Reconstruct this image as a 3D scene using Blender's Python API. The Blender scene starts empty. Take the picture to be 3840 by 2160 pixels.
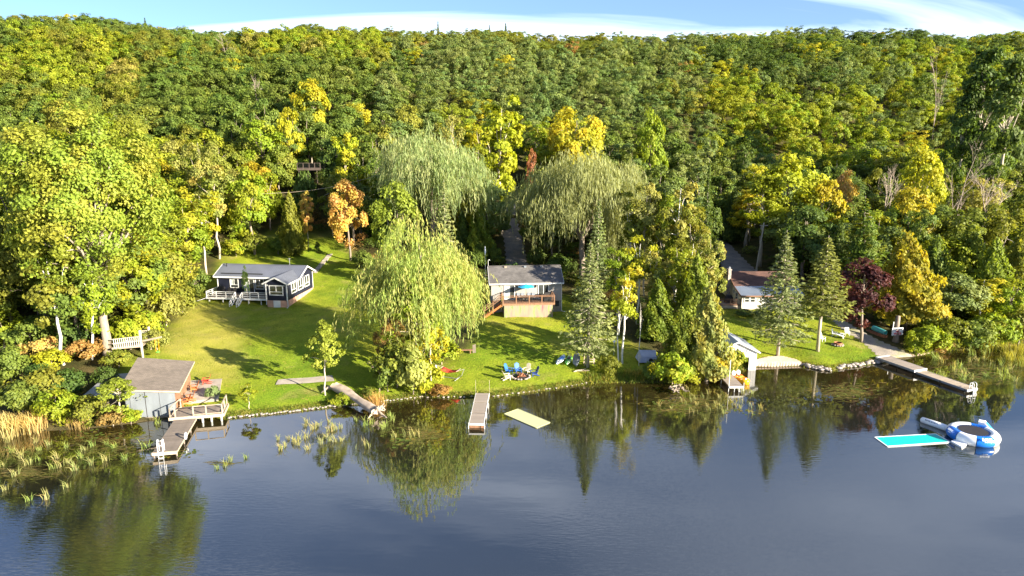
import bpy, math, random
import numpy as np
from mathutils import Vector, Matrix

# ------------------------------------------------------------------ camera, sky, sun
SC = bpy.context.scene
COL = SC.collection
R = math.radians
CAM_H, PITCH = 26.8, math.atan(0.22)
FPX, CX, CY = 1717.0, 1288.0, 724.5          # photo measured on a 2576 x 1449 grid
cam_data = bpy.data.cameras.new('camera')
cam_data.lens, cam_data.sensor_width = 24.0, 36.0
cam_data.clip_start, cam_data.clip_end = 0.5, 6000
cam = bpy.data.objects.new('camera', cam_data)
cam.location = (0, 0, CAM_H)
cam.rotation_euler = (R(90) - PITCH, 0, 0)
COL.objects.link(cam)
SC.camera = cam

SUN_EL = R(17)
SUN_AZ = math.atan2(0.84, -0.54)              # clockwise from +Y: the sun stands right of and behind the camera
world = bpy.data.worlds.new('World')
SC.world = world
world.use_nodes = True
wn, wl = world.node_tree.nodes, world.node_tree.links
wn.clear()
w_out = wn.new('ShaderNodeOutputWorld')
w_bg = wn.new('ShaderNodeBackground')
w_bg.inputs['Strength'].default_value = 0.15
sky = wn.new('ShaderNodeTexSky')
sky.sky_type = 'NISHITA'
sky.sun_disc = False
sky.sun_elevation = SUN_EL
sky.sun_rotation = SUN_AZ
sky.altitude = 200
sky.air_density = 1.0
sky.dust_density = 0.3
sky.ozone_density = 2.0
# thin cirrus, spread over the whole sky
geo = wn.new('ShaderNodeTexCoord')
sep = wn.new('ShaderNodeSeparateXYZ')
wl.new(geo.outputs['Generated'], sep.inputs[0])
def wmath(op, a, b=None):
    n = wn.new('ShaderNodeMath'); n.operation = op
    for i, v in enumerate((a, b)):
        if v is None: continue
        if isinstance(v, (int, float)): n.inputs[i].default_value = v
        else: wl.new(v, n.inputs[i])
    return n.outputs[0]
den = wmath('ADD', wmath('MAXIMUM', sep.outputs[2], 0.0), 0.09)
comb = wn.new('ShaderNodeCombineXYZ')
wl.new(wmath('DIVIDE', sep.outputs[0], den), comb.inputs[0])
wl.new(wmath('DIVIDE', sep.outputs[1], den), comb.inputs[1])
cmap = wn.new('ShaderNodeMapping')
cmap.inputs['Rotation'].default_value = (0, 0, R(24))
cmap.inputs['Scale'].default_value = (0.22, 0.62, 1)
cmap.inputs['Location'].default_value = (4.4, 8.8, 0)
wl.new(comb.outputs[0], cmap.inputs[0])
cn = wn.new('ShaderNodeTexNoise')
cn.inputs['Scale'].default_value = 1.1
cn.inputs['Detail'].default_value = 7
cn.inputs['Roughness'].default_value = 0.55
cn.inputs['Distortion'].default_value = 0.7
wl.new(cmap.outputs[0], cn.inputs['Vector'])
cr = wn.new('ShaderNodeValToRGB')
cr.color_ramp.elements[0].position = 0.485
cr.color_ramp.elements[0].color = (0.06, 0.06, 0.06, 1)
cr.color_ramp.elements[1].position = 0.74
cr.color_ramp.elements[1].color = (0.85, 0.85, 0.85, 1)
wl.new(cn.outputs[0], cr.inputs[0])
cmix = wn.new('ShaderNodeMixRGB')
cmix.inputs[2].default_value = (3.0, 3.25, 3.7, 1)
wl.new(cr.outputs[0], cmix.inputs[0])
stint = wn.new('ShaderNodeMixRGB')
stint.blend_type = 'MULTIPLY'
stint.inputs[0].default_value = 1.0
stint.inputs[2].default_value = (0.15, 0.20, 0.285, 1)
wl.new(sky.outputs[0], stint.inputs[1])
wl.new(stint.outputs[0], cmix.inputs[1])
wl.new(cmix.outputs[0], w_bg.inputs[0])
wl.new(w_bg.outputs[0], w_out.inputs[0])

sun_data = bpy.data.lights.new('sun', 'SUN')
sun_data.energy = 4.2
sun_data.angle = R(0.6)
sun_data.color = (1.0, 0.90, 0.72)
sun = bpy.data.objects.new('sun', sun_data)
sd = Vector((math.sin(SUN_AZ) * math.cos(SUN_EL), math.cos(SUN_AZ) * math.cos(SUN_EL), math.sin(SUN_EL)))
sun.rotation_euler = sd.to_track_quat('Z', 'Y').to_euler()
sun.location = (60, -40, 80)
COL.objects.link(sun)

SC.view_settings.view_transform = 'Standard'
SC.view_settings.look = 'None'
SC.view_settings.gamma = 1.0
SC.view_settings.use_curve_mapping = False
SC.view_settings.exposure = 2.4
SC.render.engine = 'CYCLES'
SC.cycles.use_denoising = True
SC.cycles.max_bounces = 6
SC.cycles.diffuse_bounces = 3
SC.cycles.glossy_bounces = 3
SC.cycles.transmission_bounces = 4
SC.cycles.transparent_max_bounces = 6

# ------------------------------------------------------------------ pixels to places
PC, PS = math.cos(PITCH), math.sin(PITCH)
def ray(vx, vy):
    x, y = (vx - CX) / FPX, (vy - CY) / FPX
    return np.array([x, PC - y * PS, -(PS + y * PC)])
def on(vx, vy, z=0.0):
    d = ray(vx, vy); k = (z - CAM_H) / d[2]
    return Vector((d[0] * k, d[1] * k, z))
def at(vx, vy, Y):
    d = ray(vx, vy); k = Y / d[1]
    return Vector((d[0] * k, Y, CAM_H + d[2] * k))
def mpp(Y, z):                                # metres per photo pixel at that place
    return (Y * PC + (CAM_H - z) * PS) / FPX
def S(zx, zy, x0, y0, k):                     # from an enlarged view back to the photo grid
    return ((x0 + zx / k) * 2576 / 3840, (y0 + zy / k) * 2576 / 3840)

# ------------------------------------------------------------------ terrain shape
SHORE_PX = [(-900, 1120), (-300, 1112), (0, 1105), (100, 1084), (200, 1080), (330, 1066), (420, 1052), (575, 1052), (700, 1040),
            (850, 1022), (980, 1010), (1060, 1000), (1230, 1000), (1330, 988), (1480, 965), (1600, 962), (1700, 962), (1790, 950),
            (1897, 925), (2017, 921), (2060, 930), (2090, 934), (2124, 926), (2217, 913), (2264, 905), (2350, 887), (2480, 875),
            (2576, 868), (2900, 855), (3600, 850)]
SHORE = np.array([on(*p)[:2] for p in SHORE_PX])
SHORE = SHORE[np.argsort(SHORE[:, 0])]
def yshore(x): return np.interp(x, SHORE[:, 0], SHORE[:, 1])
RIDGE_PX = [(-800, 60), (0, 44), (170, 44), (330, 54), (480, 78), (560, 78), (640, 78), (760, 68), (870, 68), (1000, 80), (1100, 74), (1180, 68),
            (1270, 76), (1340, 82), (1430, 92), (1500, 88), (1650, 86), (1800, 81), (1900, 76), (2060, 71), (2200, 80), (2350, 78), (2440, 87),
            (2576, 78), (3400, 80)]
RIDGE_Y = 285.0
RU = np.array([at(x, y, RIDGE_Y)[0] / RIDGE_Y for x, y in RIDGE_PX])
RZ = np.array([at(x, y, RIDGE_Y)[2] - 9.0 for x, y in RIDGE_PX])
def hgt(x, y):
    x = np.asarray(x, float); y = np.asarray(y, float)
    ys = yshore(x)
    s = y - ys
    base = np.interp(s, [-60, -25, -8, -1, 0, 0.5, 2, 10, 20, 33, 45, 60, 80],
                     [-6, -3.2, -1.6, -0.35, -0.05, 0.28, 0.55, 1.45, 2.6, 3.0, 4.1, 6.2, 10.2])
    zr = np.interp(x / np.maximum(y, 1), RU, RZ)
    q = np.clip((s - 80) / (RIDGE_Y - ys - 80), 0, 1)
    hill = (zr - 10.2) * (1 - (1 - q) ** 1.25)
    over = np.maximum(y - RIDGE_Y, 0)
    bump = (np.sin(x * 0.11 + y * 0.07) * np.sin(y * 0.09 - x * 0.05)) * np.clip((s - 60) / 60, 0, 1) * 1.2
    small = 0.05 * np.sin(x * 0.9 + 1.3 * np.sin(y * 0.7)) * np.clip(s / 3, 0, 1)
    return base + hill + bump + small - over * 0.12
def hz(x, y): return float(hgt(x, y))
def gnd(vx, vy, y1=330.0):
    d = ray(vx, vy)
    Y = np.arange(48.0, y1, 0.1); k = Y / d[1]
    X = d[0] * k; Z = CAM_H + d[2] * k
    hit = np.nonzero(Z <= hgt(X, Y))[0]
    i = hit[0] if len(hit) else len(Y) - 1
    return Vector((X[i], Y[i], hz(X[i], Y[i])))

# ------------------------------------------------------------------ materials
MATS = {}
def nodes(name):
    m = bpy.data.materials.new(name); m.use_nodes = True
    MATS[name] = m
    nt = m.node_tree
    return m, nt, nt.nodes, nt.links, nt.nodes['Principled BSDF']
def noise(nt, scale, detail=4, vec=None, rough=0.55):
    n = nt.nodes.new('ShaderNodeTexNoise')
    n.inputs['Scale'].default_value = scale; n.inputs['Detail'].default_value = detail
    n.inputs['Roughness'].default_value = rough
    if vec is not None: nt.links.new(vec, n.inputs['Vector'])
    return n.outputs[0]
def ramp(nt, fac, stops):
    r = nt.nodes.new('ShaderNodeValToRGB'); e = r.color_ramp.elements
    while len(e) < len(stops): e.new(0.5)
    for i, (p, c) in enumerate(stops):
        e[i].position = p; e[i].color = (*c, 1)
    nt.links.new(fac, r.inputs[0])
    return r.outputs[0]
def mix(nt, fac, a, b, mode='MIX'):
    n = nt.nodes.new('ShaderNodeMixRGB'); n.blend_type = mode
    for i, v in enumerate((fac, a, b)):
        if isinstance(v, (int, float)): n.inputs[i].default_value = v if i == 0 else (v, v, v, 1)
        elif isinstance(v, tuple): n.inputs[i].default_value = (*v, 1)
        else: nt.links.new(v, n.inputs[i])
    return n.outputs[0]
def bump(nt, b, fac, strength=0.3, dist=0.05):
    n = nt.nodes.new('ShaderNodeBump'); n.inputs['Strength'].default_value = strength; n.inputs['Distance'].default_value = dist
    nt.links.new(fac, n.inputs['Height']); nt.links.new(n.outputs[0], b.inputs['Normal'])
def objvec(nt, scale=(1, 1, 1)):
    t = nt.nodes.new('ShaderNodeTexCoord'); m = nt.nodes.new('ShaderNodeMapping')
    m.inputs['Scale'].default_value = scale
    nt.links.new(t.outputs['Object'], m.inputs[0])
    return m.outputs[0]
def plain(name, col, rough=0.6, var=0.25, scale=2.0, stretch=(1, 1, 1), bmp=0.15, metal=0.0, spec=0.4):
    """base colour with wear: broad stains, fine grain, a little relief, per-piece tone"""
    m, nt, n, l, b = nodes(name)
    v = objvec(nt, stretch)
    lo = tuple(c * (1 - var) for c in col); hi = tuple(min(1, c * (1 + var)) for c in col)
    c1 = ramp(nt, noise(nt, scale, 6, v), [(0.3, lo), (0.7, hi)])
    oi = n.new('ShaderNodeObjectInfo')
    t = ramp(nt, oi.outputs['Random'], [(0, (0.88, 0.88, 0.88)), (1, (1.1, 1.1, 1.1))])
    l.new(mix(nt, 1.0, c1, t, 'MULTIPLY'), b.inputs['Base Color'])
    b.inputs['Roughness'].default_value = rough
    b.inputs['Metallic'].default_value = metal
    b.inputs['Specular IOR Level'].default_value = spec
    if bmp: bump(nt, b, noise(nt, scale * 8, 3, v), bmp, 0.02)
    return m
plain('white_paint', (0.60, 0.59, 0.57), 0.5, 0.08, 1.5)
plain('white_plastic', (0.8, 0.8, 0.8), 0.35, 0.03, 2, bmp=0)
plain('cream_plastic', (0.68, 0.60, 0.42), 0.4, 0.05, 2, bmp=0)
plain('blue_plastic', (0.03, 0.13, 0.42), 0.4, 0.08, 2, bmp=0)
plain('navy_plastic', (0.012, 0.035, 0.15), 0.4, 0.08, 2, bmp=0)
plain('navy_siding', (0.006, 0.008, 0.020), 0.65, 0.2, 1.2, (1, 1, 6), 0.1)
plain('beige_siding', (0.31, 0.285, 0.25), 0.55, 0.07, 1.0)
plain('cream_siding', (0.62, 0.58, 0.48), 0.6, 0.1, 1.0)
plain('grey_sheet', (0.135, 0.15, 0.165), 0.55, 0.2, 0.8, (1, 1, .4))
plain('grey_membrane', (0.23, 0.23, 0.24), 0.8, 0.2, 0.7)
plain('block_foundation', (0.42, 0.24, 0.17), 0.85, 0.25, 1.5)
plain('concrete', (0.30, 0.26, 0.215), 0.9, 0.25, 0.9)
plain('old_wood', (0.17, 0.138, 0.112), 0.85, 0.35, 2.0, (1, 8, 8), 0.3)
plain('pale_wood', (0.36, 0.29, 0.215), 0.8, 0.25, 2.0, (1, 8, 8), 0.2)
plain('dock_board', (0.27, 0.225, 0.19), 0.8, 0.2, 1.5, (1, 8, 8), 0.2)
plain('brown_wood', (0.22, 0.115, 0.065), 0.7, 0.3, 2.0, (6, 1, 1), 0.2)
plain('orange_wood', (0.42, 0.13, 0.035), 0.6, 0.25, 2.0, (6, 1, 1), 0.15)
plain('dark_metal', (0.02, 0.02, 0.022), 0.5, 0.2, 3)
plain('grill_cover', (0.022, 0.02, 0.02), 0.8, 0.3, 3)
plain('aluminium', (0.55, 0.56, 0.57), 0.35, 0.08, 3, metal=0.6)
plain('grey_metal', (0.2, 0.22, 0.25), 0.45, 0.1, 3, metal=0.3)
plain('stone', (0.29, 0.25, 0.22), 0.9, 0.45, 3.0, bmp=0.4)
plain('char', (0.035, 0.025, 0.02), 0.95, 0.4, 4)
plain('firewood', (0.24, 0.10, 0.05), 0.9, 0.4, 3)
plain('driftwood', (0.34, 0.27, 0.21), 0.9, 0.35, 1.6, (1, 1, 1), 0.4)
plain('bark_grey', (0.20, 0.16, 0.125), 0.95, 0.35, 1.5, (3, 3, .6), 0.5)
plain('bark_pale', (0.42, 0.36, 0.28), 0.9, 0.25, 1.5, (3, 3, .6), 0.4)
plain('bark_limb', (0.27, 0.225, 0.17), 0.9, 0.3, 1.5, (3, 3, .6), 0.4)
plain('bark_birch', (0.66, 0.62, 0.55), 0.8, 0.22, 2.5, (1, 1, 3), 0.2)
plain('twig', (0.30, 0.24, 0.19), 0.9, 0.2, 3)
plain('green_plastic', (0.10, 0.40, 0.05), 0.4, 0.2, 1.0, bmp=0)
plain('teal_plastic', (0.06, 0.30, 0.30), 0.45, 0.1, 1.0, bmp=0)
plain('red_cloth', (0.50, 0.045, 0.025), 0.8, 0.15, 2)
plain('blue_tarp', (0.012, 0.06, 0.18), 0.5, 0.3, 1.5)
plain('pale_tarp', (0.30, 0.33, 0.42), 0.6, 0.15, 1.2)
plain('turquoise_cloth', (0.02, 0.33, 0.55), 0.6, 0.08, 1.5)
plain('mat_teal', (0.0, 0.50, 0.43), 0.5, 0.06, 5, bmp=0.4)
plain('mat_teal_dark', (0.005, 0.36, 0.33), 0.5, 0.06, 5, bmp=0.4)
plain('mat_pale', (0.50, 0.50, 0.26), 0.5, 0.05, 5, bmp=0.3)
plain('pvc_white', (0.80, 0.80, 0.80), 0.3, 0.03, 1, bmp=0)
plain('pvc_blue', (0.01, 0.14, 0.55), 0.3, 0.05, 1, bmp=0)
plain('mesh_black', (0.018, 0.016, 0.02), 0.8, 0.3, 4)
plain('pedal_yellow', (0.75, 0.36, 0.01), 0.3, 0.06, 1, bmp=0)
plain('pedal_orange', (0.60, 0.13, 0.01), 0.35, 0.1, 1, bmp=0)
plain('letter_red', (0.60, 0.015, 0.04), 0.6, 0.1, 3, bmp=0)
plain('letter_dark', (0.03, 0.03, 0.05), 0.6, 0.1, 3, bmp=0)
plain('lamp_glass', (0.6, 0.6, 0.55), 0.3, 0.05, 3, bmp=0)
plain('curtain', (0.40, 0.44, 0.40), 0.8, 0.3, 2, (8, 1, 1))
m, nt, n, l, b = nodes('glass_dark')
l.new(ramp(nt, noise(nt, 1.3, 3, objvec(nt)), [(0.35, (0.015, 0.018, 0.018)), (0.7, (0.07, 0.075, 0.07))]), b.inputs['Base Color'])
b.inputs['Roughness'].default_value = 0.06; b.inputs['Specular IOR Level'].default_value = 0.8

def roof_mat(name, col, band, var=0.3):
    m, nt, n, l, b = nodes(name)
    v = objvec(nt)
    c1 = ramp(nt, noise(nt, 0.8, 6, v), [(0.3, tuple(c * (1 - var) for c in col)), (0.7, tuple(c * (1 + var) for c in col))])
    br = n.new('ShaderNodeTexBrick')
    br.inputs['Scale'].default_value = 1.0
    br.inputs['Brick Width'].default_value = 0.32; br.inputs['Row Height'].default_value = band
    br.inputs['Mortar Size'].default_value = 0.012
    br.inputs['Color1'].default_value = (1, 1, 1, 1); br.inputs['Color2'].default_value = (0.72, 0.72, 0.72, 1); br.inputs['Mortar'].default_value = (0.5, 0.5, 0.5, 1)
    l.new(v, br.inputs['Vector'])
    l.new(mix(nt, 1.0, c1, br.outputs[0], 'MULTIPLY'), b.inputs['Base Color'])
    b.inputs['Roughness'].default_value = 0.9
    bump(nt, b, br.outputs[0], 0.4, 0.02)
roof_mat('shingle_grey', (0.120, 0.110, 0.105), 0.14)
plain('shaded_cabin_wood', (0.075, 0.055, 0.045), 0.9, 0.3, 2)  # deck wood darkened: the shade among the trees is put into its colour
roof_mat('shingle_taupe', (0.185, 0.15, 0.122), 0.16, 0.16)
roof_mat('shingle_red', (0.12, 0.058, 0.042), 0.14, 0.35)
def metal_roof(name, col):
    plain(name, col, 0.42, 0.12, 0.7, bmp=0, metal=0.25)
metal_roof('metal_roof_grey', (0.13, 0.14, 0.17))
metal_roof('metal_roof_blue', (0.30, 0.34, 0.40))

# painted mural boards
m, nt, n, l, b = nodes('mural_paint')
v = objvec(nt, (1, 1, 1))
mp = n.new('ShaderNodeMapping'); mp.inputs['Rotation'].default_value = (0, R(38), 0); mp.inputs['Scale'].default_value = (1.5, 1, 0.35)
l.new(v, mp.inputs[0])
c = ramp(nt, noise(nt, 0.9, 3, mp.outputs[0], 0.5), [(0.30, (0.20, 0.05, 0.08)), (0.40, (0.30, 0.16, 0.13)), (0.50, (0.24, 0.20, 0.14)),
                                                     (0.58, (0.16, 0.22, 0.07)), (0.66, (0.35, 0.17, 0.22)), (0.8, (0.26, 0.22, 0.18))])
l.new(c, b.inputs['Base Color']); b.inputs['Roughness'].default_value = 0.7

# blue, white and grey graphics of the beached boats
def graphic(name, stops, sc, st):
    m, nt, n, l, b = nodes(name)
    l.new(ramp(nt, noise(nt, sc, 2, objvec(nt, st), 0.4), stops), b.inputs['Base Color'])
    b.inputs['Roughness'].default_value = 0.4
graphic('board_blue', [(0.40, (0.02, 0.20, 0.45)), (0.5, (0.05, 0.32, 0.6)), (0.56, (0.6, 0.7, 0.75))], 1.6, (2, .6, 1))
graphic('kayak_green', [(0.42, (0.07, 0.36, 0.04)), (0.52, (0.12, 0.5, 0.05)), (0.60, (0.5, 0.65, 0.4))], 1.8, (1.5, .6, 1))

# foliage: colour per tree, tone per clump and per leaf
def foliage_mat(name, src):
    m, nt, n, l, b = nodes(name)
    if src == 'object':
        oi = n.new('ShaderNodeObjectInfo'); base = oi.outputs['Color']
        ac = n.new('ShaderNodeAttribute'); ac.attribute_type = 'OBJECT'; ac.attribute_name = 'accent'
        cl = n.new('ShaderNodeAttribute'); cl.attribute_name = 'clump'
        f = ramp(nt, cl.outputs['Fac'], [(0.35, (0, 0, 0)), (0.95, (1, 1, 1))])
        base = mix(nt, f, base, ac.outputs['Color'])
    elif src == 'instance':
        a = n.new('ShaderNodeAttribute'); a.attribute_type = 'INSTANCER'; a.attribute_name = 'tint'
        ac = n.new('ShaderNodeAttribute'); ac.attribute_type = 'INSTANCER'; ac.attribute_name = 'tint2'
        cl = n.new('ShaderNodeAttribute'); cl.attribute_name = 'clump'
        base = mix(nt, ramp(nt, cl.outputs['Fac'], [(0.35, (0, 0, 0)), (0.95, (1, 1, 1))]), a.outputs['Color'], ac.outputs['Color'])
    else:
        a = n.new('ShaderNodeAttribute'); a.attribute_name = 'tint'; base = a.outputs['Color']
    rn = n.new('ShaderNodeAttribute'); rn.attribute_name = 'leaf_tone'
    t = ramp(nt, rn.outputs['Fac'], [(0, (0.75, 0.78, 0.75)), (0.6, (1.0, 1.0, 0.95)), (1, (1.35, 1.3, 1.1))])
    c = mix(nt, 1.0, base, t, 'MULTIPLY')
    l.new(c, b.inputs['Base Color'])
    b.inputs['Roughness'].default_value = 0.6
    b.inputs['Specular IOR Level'].default_value = 0.25
    tr = n.new('ShaderNodeBsdfTranslucent')
    l.new(mix(nt, 1.0, c, (1.35, 1.3, 0.7), 'MULTIPLY'), tr.inputs[0])
    ms = n.new('ShaderNodeMixShader'); ms.inputs[0].default_value = 0.42
    l.new(b.outputs[0], ms.inputs[1]); l.new(tr.outputs[0], ms.inputs[2])
    l.new(ms.outputs[0], n['Material Output'].inputs[0])
    return m
foliage_mat('foliage', 'object')
foliage_mat('foliage_far', 'tint')
foliage_mat('foliage_inst', 'instance')

# ground
m, nt, n, l, b = nodes('ground_cover')
def attr(nm):
    a = nt.nodes.new('ShaderNodeAttribute'); a.attribute_name = nm; return a.outputs['Fac']
gv = objvec(nt)
big, mid_, fine = noise(nt, 0.07, 3, gv), noise(nt, 0.5, 5, gv), noise(nt, 5.0, 4, gv, 0.7)
lawn = ramp(nt, big, [(0.35, (0.110, 0.184, 0.012)), (0.52, (0.193, 0.239, 0.017)), (0.68, (0.284, 0.284, 0.028))])
lawn = mix(nt, 0.55, lawn, ramp(nt, mid_, [(0.3, (0.5, 0.55, 0.45)), (0.55, (1, 1, 1)), (0.75, (1.45, 1.25, 1.2))]), 'MULTIPLY')
lawn = mix(nt, 0.8, lawn, ramp(nt, fine, [(0.3, (0.5, 0.55, 0.4)), (0.5, (1, 1, 1)), (0.7, (1.5, 1.4, 1.1))]), 'MULTIPLY')
dry = ramp(nt, mid_, [(0.3, (0.30, 0.27, 0.04)), (0.7, (0.42, 0.33, 0.09))])
lawn = mix(nt, attr('dry'), lawn, dry)
patch = ramp(nt, noise(nt, 0.23, 6, gv, 0.65), [(0.54, (0, 0, 0)), (0.70, (0.6, 0.6, 0.6))])
lawn = mix(nt, patch, lawn, ramp(nt, fine, [(0.3, (0.22, 0.20, 0.05)), (0.7, (0.34, 0.27, 0.10))]))
litter = ramp(nt, noise(nt, 2.6, 2, gv, 0.9), [(0.66, (0, 0, 0)), (0.70, (0.7, 0.7, 0.7))])
lawn = mix(nt, litter, lawn, (0.42, 0.27, 0.08))
floor = ramp(nt, mid_, [(0.3, (0.035, 0.040, 0.012)), (0.5, (0.06, 0.055, 0.018)), (0.7, (0.10, 0.075, 0.03))])
col = mix(nt, attr('lawn'), floor, lawn)
bed = ramp(nt, mid_, [(0.3, (0.05, 0.038, 0.02)), (0.7, (0.12, 0.09, 0.05))])
col = mix(nt, attr('bank'), col, bed)
l.new(col, b.inputs['Base Color'])
b.inputs['Roughness'].default_value = 0.95; b.inputs['Specular IOR Level'].default_value = 0.1
bump(nt, b, fine, 0.9, 0.12)

def loose(name, a_, b_, c_, sc=3.0, bmp=0.6):
    m, nt, n, l, b = nodes(name)
    v = objvec(nt)
    col = ramp(nt, noise(nt, 0.5, 5, v), [(0.3, a_), (0.5, b_), (0.7, c_)])
    col = mix(nt, 0.8, col, ramp(nt, noise(nt, sc * 3, 3, v, 0.7), [(0.3, (0.6, 0.6, 0.6)), (0.7, (1.35, 1.35, 1.35))]), 'MULTIPLY')
    l.new(col, b.inputs['Base Color']); b.inputs['Roughness'].default_value = 0.95
    bump(nt, b, noise(nt, sc * 4, 3, v), bmp, 0.05)
loose('gravel', (0.13, 0.12, 0.12), (0.19, 0.17, 0.16), (0.27, 0.23, 0.19))
loose('ramp_gravel', (0.22, 0.19, 0.16), (0.30, 0.26, 0.21), (0.24, 0.24, 0.10))
loose('sand', (0.38, 0.27, 0.19), (0.46, 0.35, 0.27), (0.52, 0.42, 0.34))

# water
m, nt, n, l, b = nodes('lake_water')
tc = n.new('ShaderNodeTexCoord')
def wave(sx, sy, rot, sc, det, dist=0.0):
    mp = n.new('ShaderNodeMapping'); mp.inputs['Scale'].default_value = (sx, sy, 1); mp.inputs['Rotation'].default_value = (0, 0, R(rot))
    l.new(tc.outputs['Object'], mp.inputs[0])
    w = n.new('ShaderNodeTexNoise'); w.inputs['Scale'].default_value = sc; w.inputs['Detail'].default_value = det; w.inputs['Distortion'].default_value = dist
    l.new(mp.outputs[0], w.inputs['Vector']); return w.outputs[0]
fine_r = wave(0.6, 2.6, 22, 2.2, 2, 0.4)
breeze = ramp(nt, wave(0.5, 1.0, 35, 0.07, 3), [(0.46, (0.06, 0.06, 0.06)), (0.66, (1.3, 1.3, 1.3))])
swell = wave(0.5, 1.6, 10, 0.5, 2)
hgt_mix = mix(nt, 1.0, mix(nt, 1.0, fine_r, breeze, 'MULTIPLY'), mix(nt, 1.0, swell, (0.6, 0.6, 0.6), 'MULTIPLY'), 'ADD')
bump(nt, b, hgt_mix, 0.06, 0.12)
shallow = n.new('ShaderNodeAttribute'); shallow.attribute_name = 'shallow'
wc = mix(nt, shallow.outputs['Fac'], ramp(nt, wave(1, 1, 0, 0.05, 3), [(0.3, (0.009, 0.011, 0.009)), (0.7, (0.014, 0.016, 0.012))]),
         ramp(nt, wave(1, 1, 0, 0.4, 4), [(0.3, (0.012, 0.010, 0.003)), (0.7, (0.035, 0.026, 0.007))]))
l.new(wc, b.inputs['Base Color'])
b.inputs['Roughness'].default_value = 0.025
b.inputs['IOR'].default_value = 2.3
b.inputs['Specular IOR Level'].default_value = 0.6

# ------------------------------------------------------------------ mesh helpers
rng = np.random.default_rng(7)
random.seed(11)
def link(o, parent=None):
    COL.objects.link(o)
    if parent is not None: o.parent = parent
    return o
def tag(o, label, cat, group=None):
    o['label'] = label; o['category'] = cat
    if group: o['group'] = group
    return o
def thing(name, label, cat, loc=(0, 0, 0), rz=0.0, group=None):
    o = bpy.data.objects.new(name, None)
    o.empty_display_size = 0.3
    o.location = loc; o.rotation_euler = (0, 0, rz)
    return tag(link(o), label, cat, group)

class MB:
    def __init__(s): s.v = []; s.f = []; s.smooth = False
    def add(s, vs, fs):
        k = len(s.v); s.v += [tuple(p) for p in vs]; s.f += [tuple(i + k for i in f) for f in fs]; return s
    def box(s, x0, y0, z0, x1, y1, z1):
        x0, x1 = sorted((x0, x1)); y0, y1 = sorted((y0, y1)); z0, z1 = sorted((z0, z1))
        return s.add([(x0, y0, z0), (x1, y0, z0), (x1, y1, z0), (x0, y1, z0), (x0, y0, z1), (x1, y0, z1), (x1, y1, z1), (x0, y1, z1)],
                     [(0, 3, 2, 1), (4, 5, 6, 7), (0, 1, 5, 4), (1, 2, 6, 5), (2, 3, 7, 6), (3, 0, 4, 7)])
    def bar(s, p, q, w, h=None):
        p, q = Vector(p), Vector(q); h = h or w
        d = (q - p).normalized()
        up = Vector((0, 0, 1)) if abs(d.z) < 0.95 else Vector((0, 1, 0))
        a = d.cross(up).normalized() * w / 2; c = a.cross(d).normalized() * h / 2
        vs = [p - a - c, p + a - c, p + a + c, p - a + c, q - a - c, q + a - c, q + a + c, q - a + c]
        return s.add(vs, [(0, 1, 2, 3), (7, 6, 5, 4), (0, 4, 5, 1), (1, 5, 6, 2), (2, 6, 7, 3), (3, 7, 4, 0)])
    def tube(s, pts, rad, n=8, caps=True):
        pts = [Vector(p) for p in pts]; k = len(pts)
        if not hasattr(rad, '__len__'): rad = [rad] * k
        vs = []; prev = None
        for i, p in enumerate(pts):
            d = (pts[min(i + 1, k - 1)] - pts[max(i - 1, 0)]).normalized()
            if prev is None:
                ref = Vector((0, 0, 1)) if abs(d.z) < 0.9 else Vector((1, 0, 0))
                a = d.cross(ref).normalized()
            else:
                a = (prev - d * prev.dot(d)).normalized()
            prev = a; c = d.cross(a)
            for j in range(n):
                t = 2 * math.pi * j / n
                vs.append(p + (a * math.cos(t) + c * math.sin(t)) * rad[i])
        fs = [(i * n + j, i * n + (j + 1) % n, (i + 1) * n + (j + 1) % n, (i + 1) * n + j) for i in range(k - 1) for j in range(n)]
        if caps: fs += [tuple(range(n - 1, -1, -1)), tuple((k - 1) * n + j for j in range(n))]
        return s.add(vs, fs)
    def slab(s, poly, t):
        """a plate: polygon of 3d points on top, t thick downwards"""
        n = len(poly); top = [Vector(p) for p in poly]; bot = [p - Vector((0, 0, t)) for p in top]
        return s.add(top + bot, [tuple(range(n)), tuple(range(2 * n - 1, n - 1, -1))] + [(i, i + n, (i + 1) % n + n, (i + 1) % n) for i in range(n)])
    def prism(s, poly, off):
        n = len(poly); a = [Vector(p) for p in poly]; o = Vector(off)
        return s.add(a + [p + o for p in a], [tuple(range(n)), tuple(range(2 * n - 1, n - 1, -1))] + [(i, i + n, (i + 1) % n + n, (i + 1) % n) for i in range(n)])
    def lathe(s, prof, n=16, o=(0, 0, 0), close=True):
        vs = [(o[0] + r * math.cos(2 * math.pi * j / n), o[1] + r * math.sin(2 * math.pi * j / n), o[2] + z) for r, z in prof for j in range(n)]
        k = len(prof)
        fs = [(i * n + j, i * n + (j + 1) % n, (i + 1) * n + (j + 1) % n, (i + 1) * n + j) for i in range(k - 1) for j in range(n)]
        if close: fs += [tuple(range(n - 1, -1, -1)), tuple((k - 1) * n + j for j in range(n))]
        return s.add(vs, fs)
    def mesh(s, name, mat, smooth=False):
        me = bpy.data.meshes.new(name); me.from_pydata(s.v, [], s.f)
        me.materials.append(MATS[mat])
        if smooth: me.polygons.foreach_set('use_smooth', [True] * len(me.polygons))
        me.update(); return me
    def build(s, name, mat, parent=None, smooth=False):
        return link(bpy.data.objects.new(name, s.mesh(name, mat, smooth)), parent)
def inst(name, me, parent=None, loc=(0, 0, 0), rot=(0, 0, 0), scale=(1, 1, 1)):
    o = bpy.data.objects.new(name, me); o.location = loc; o.rotation_euler = rot; o.scale = scale
    return link(o, parent)

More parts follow.
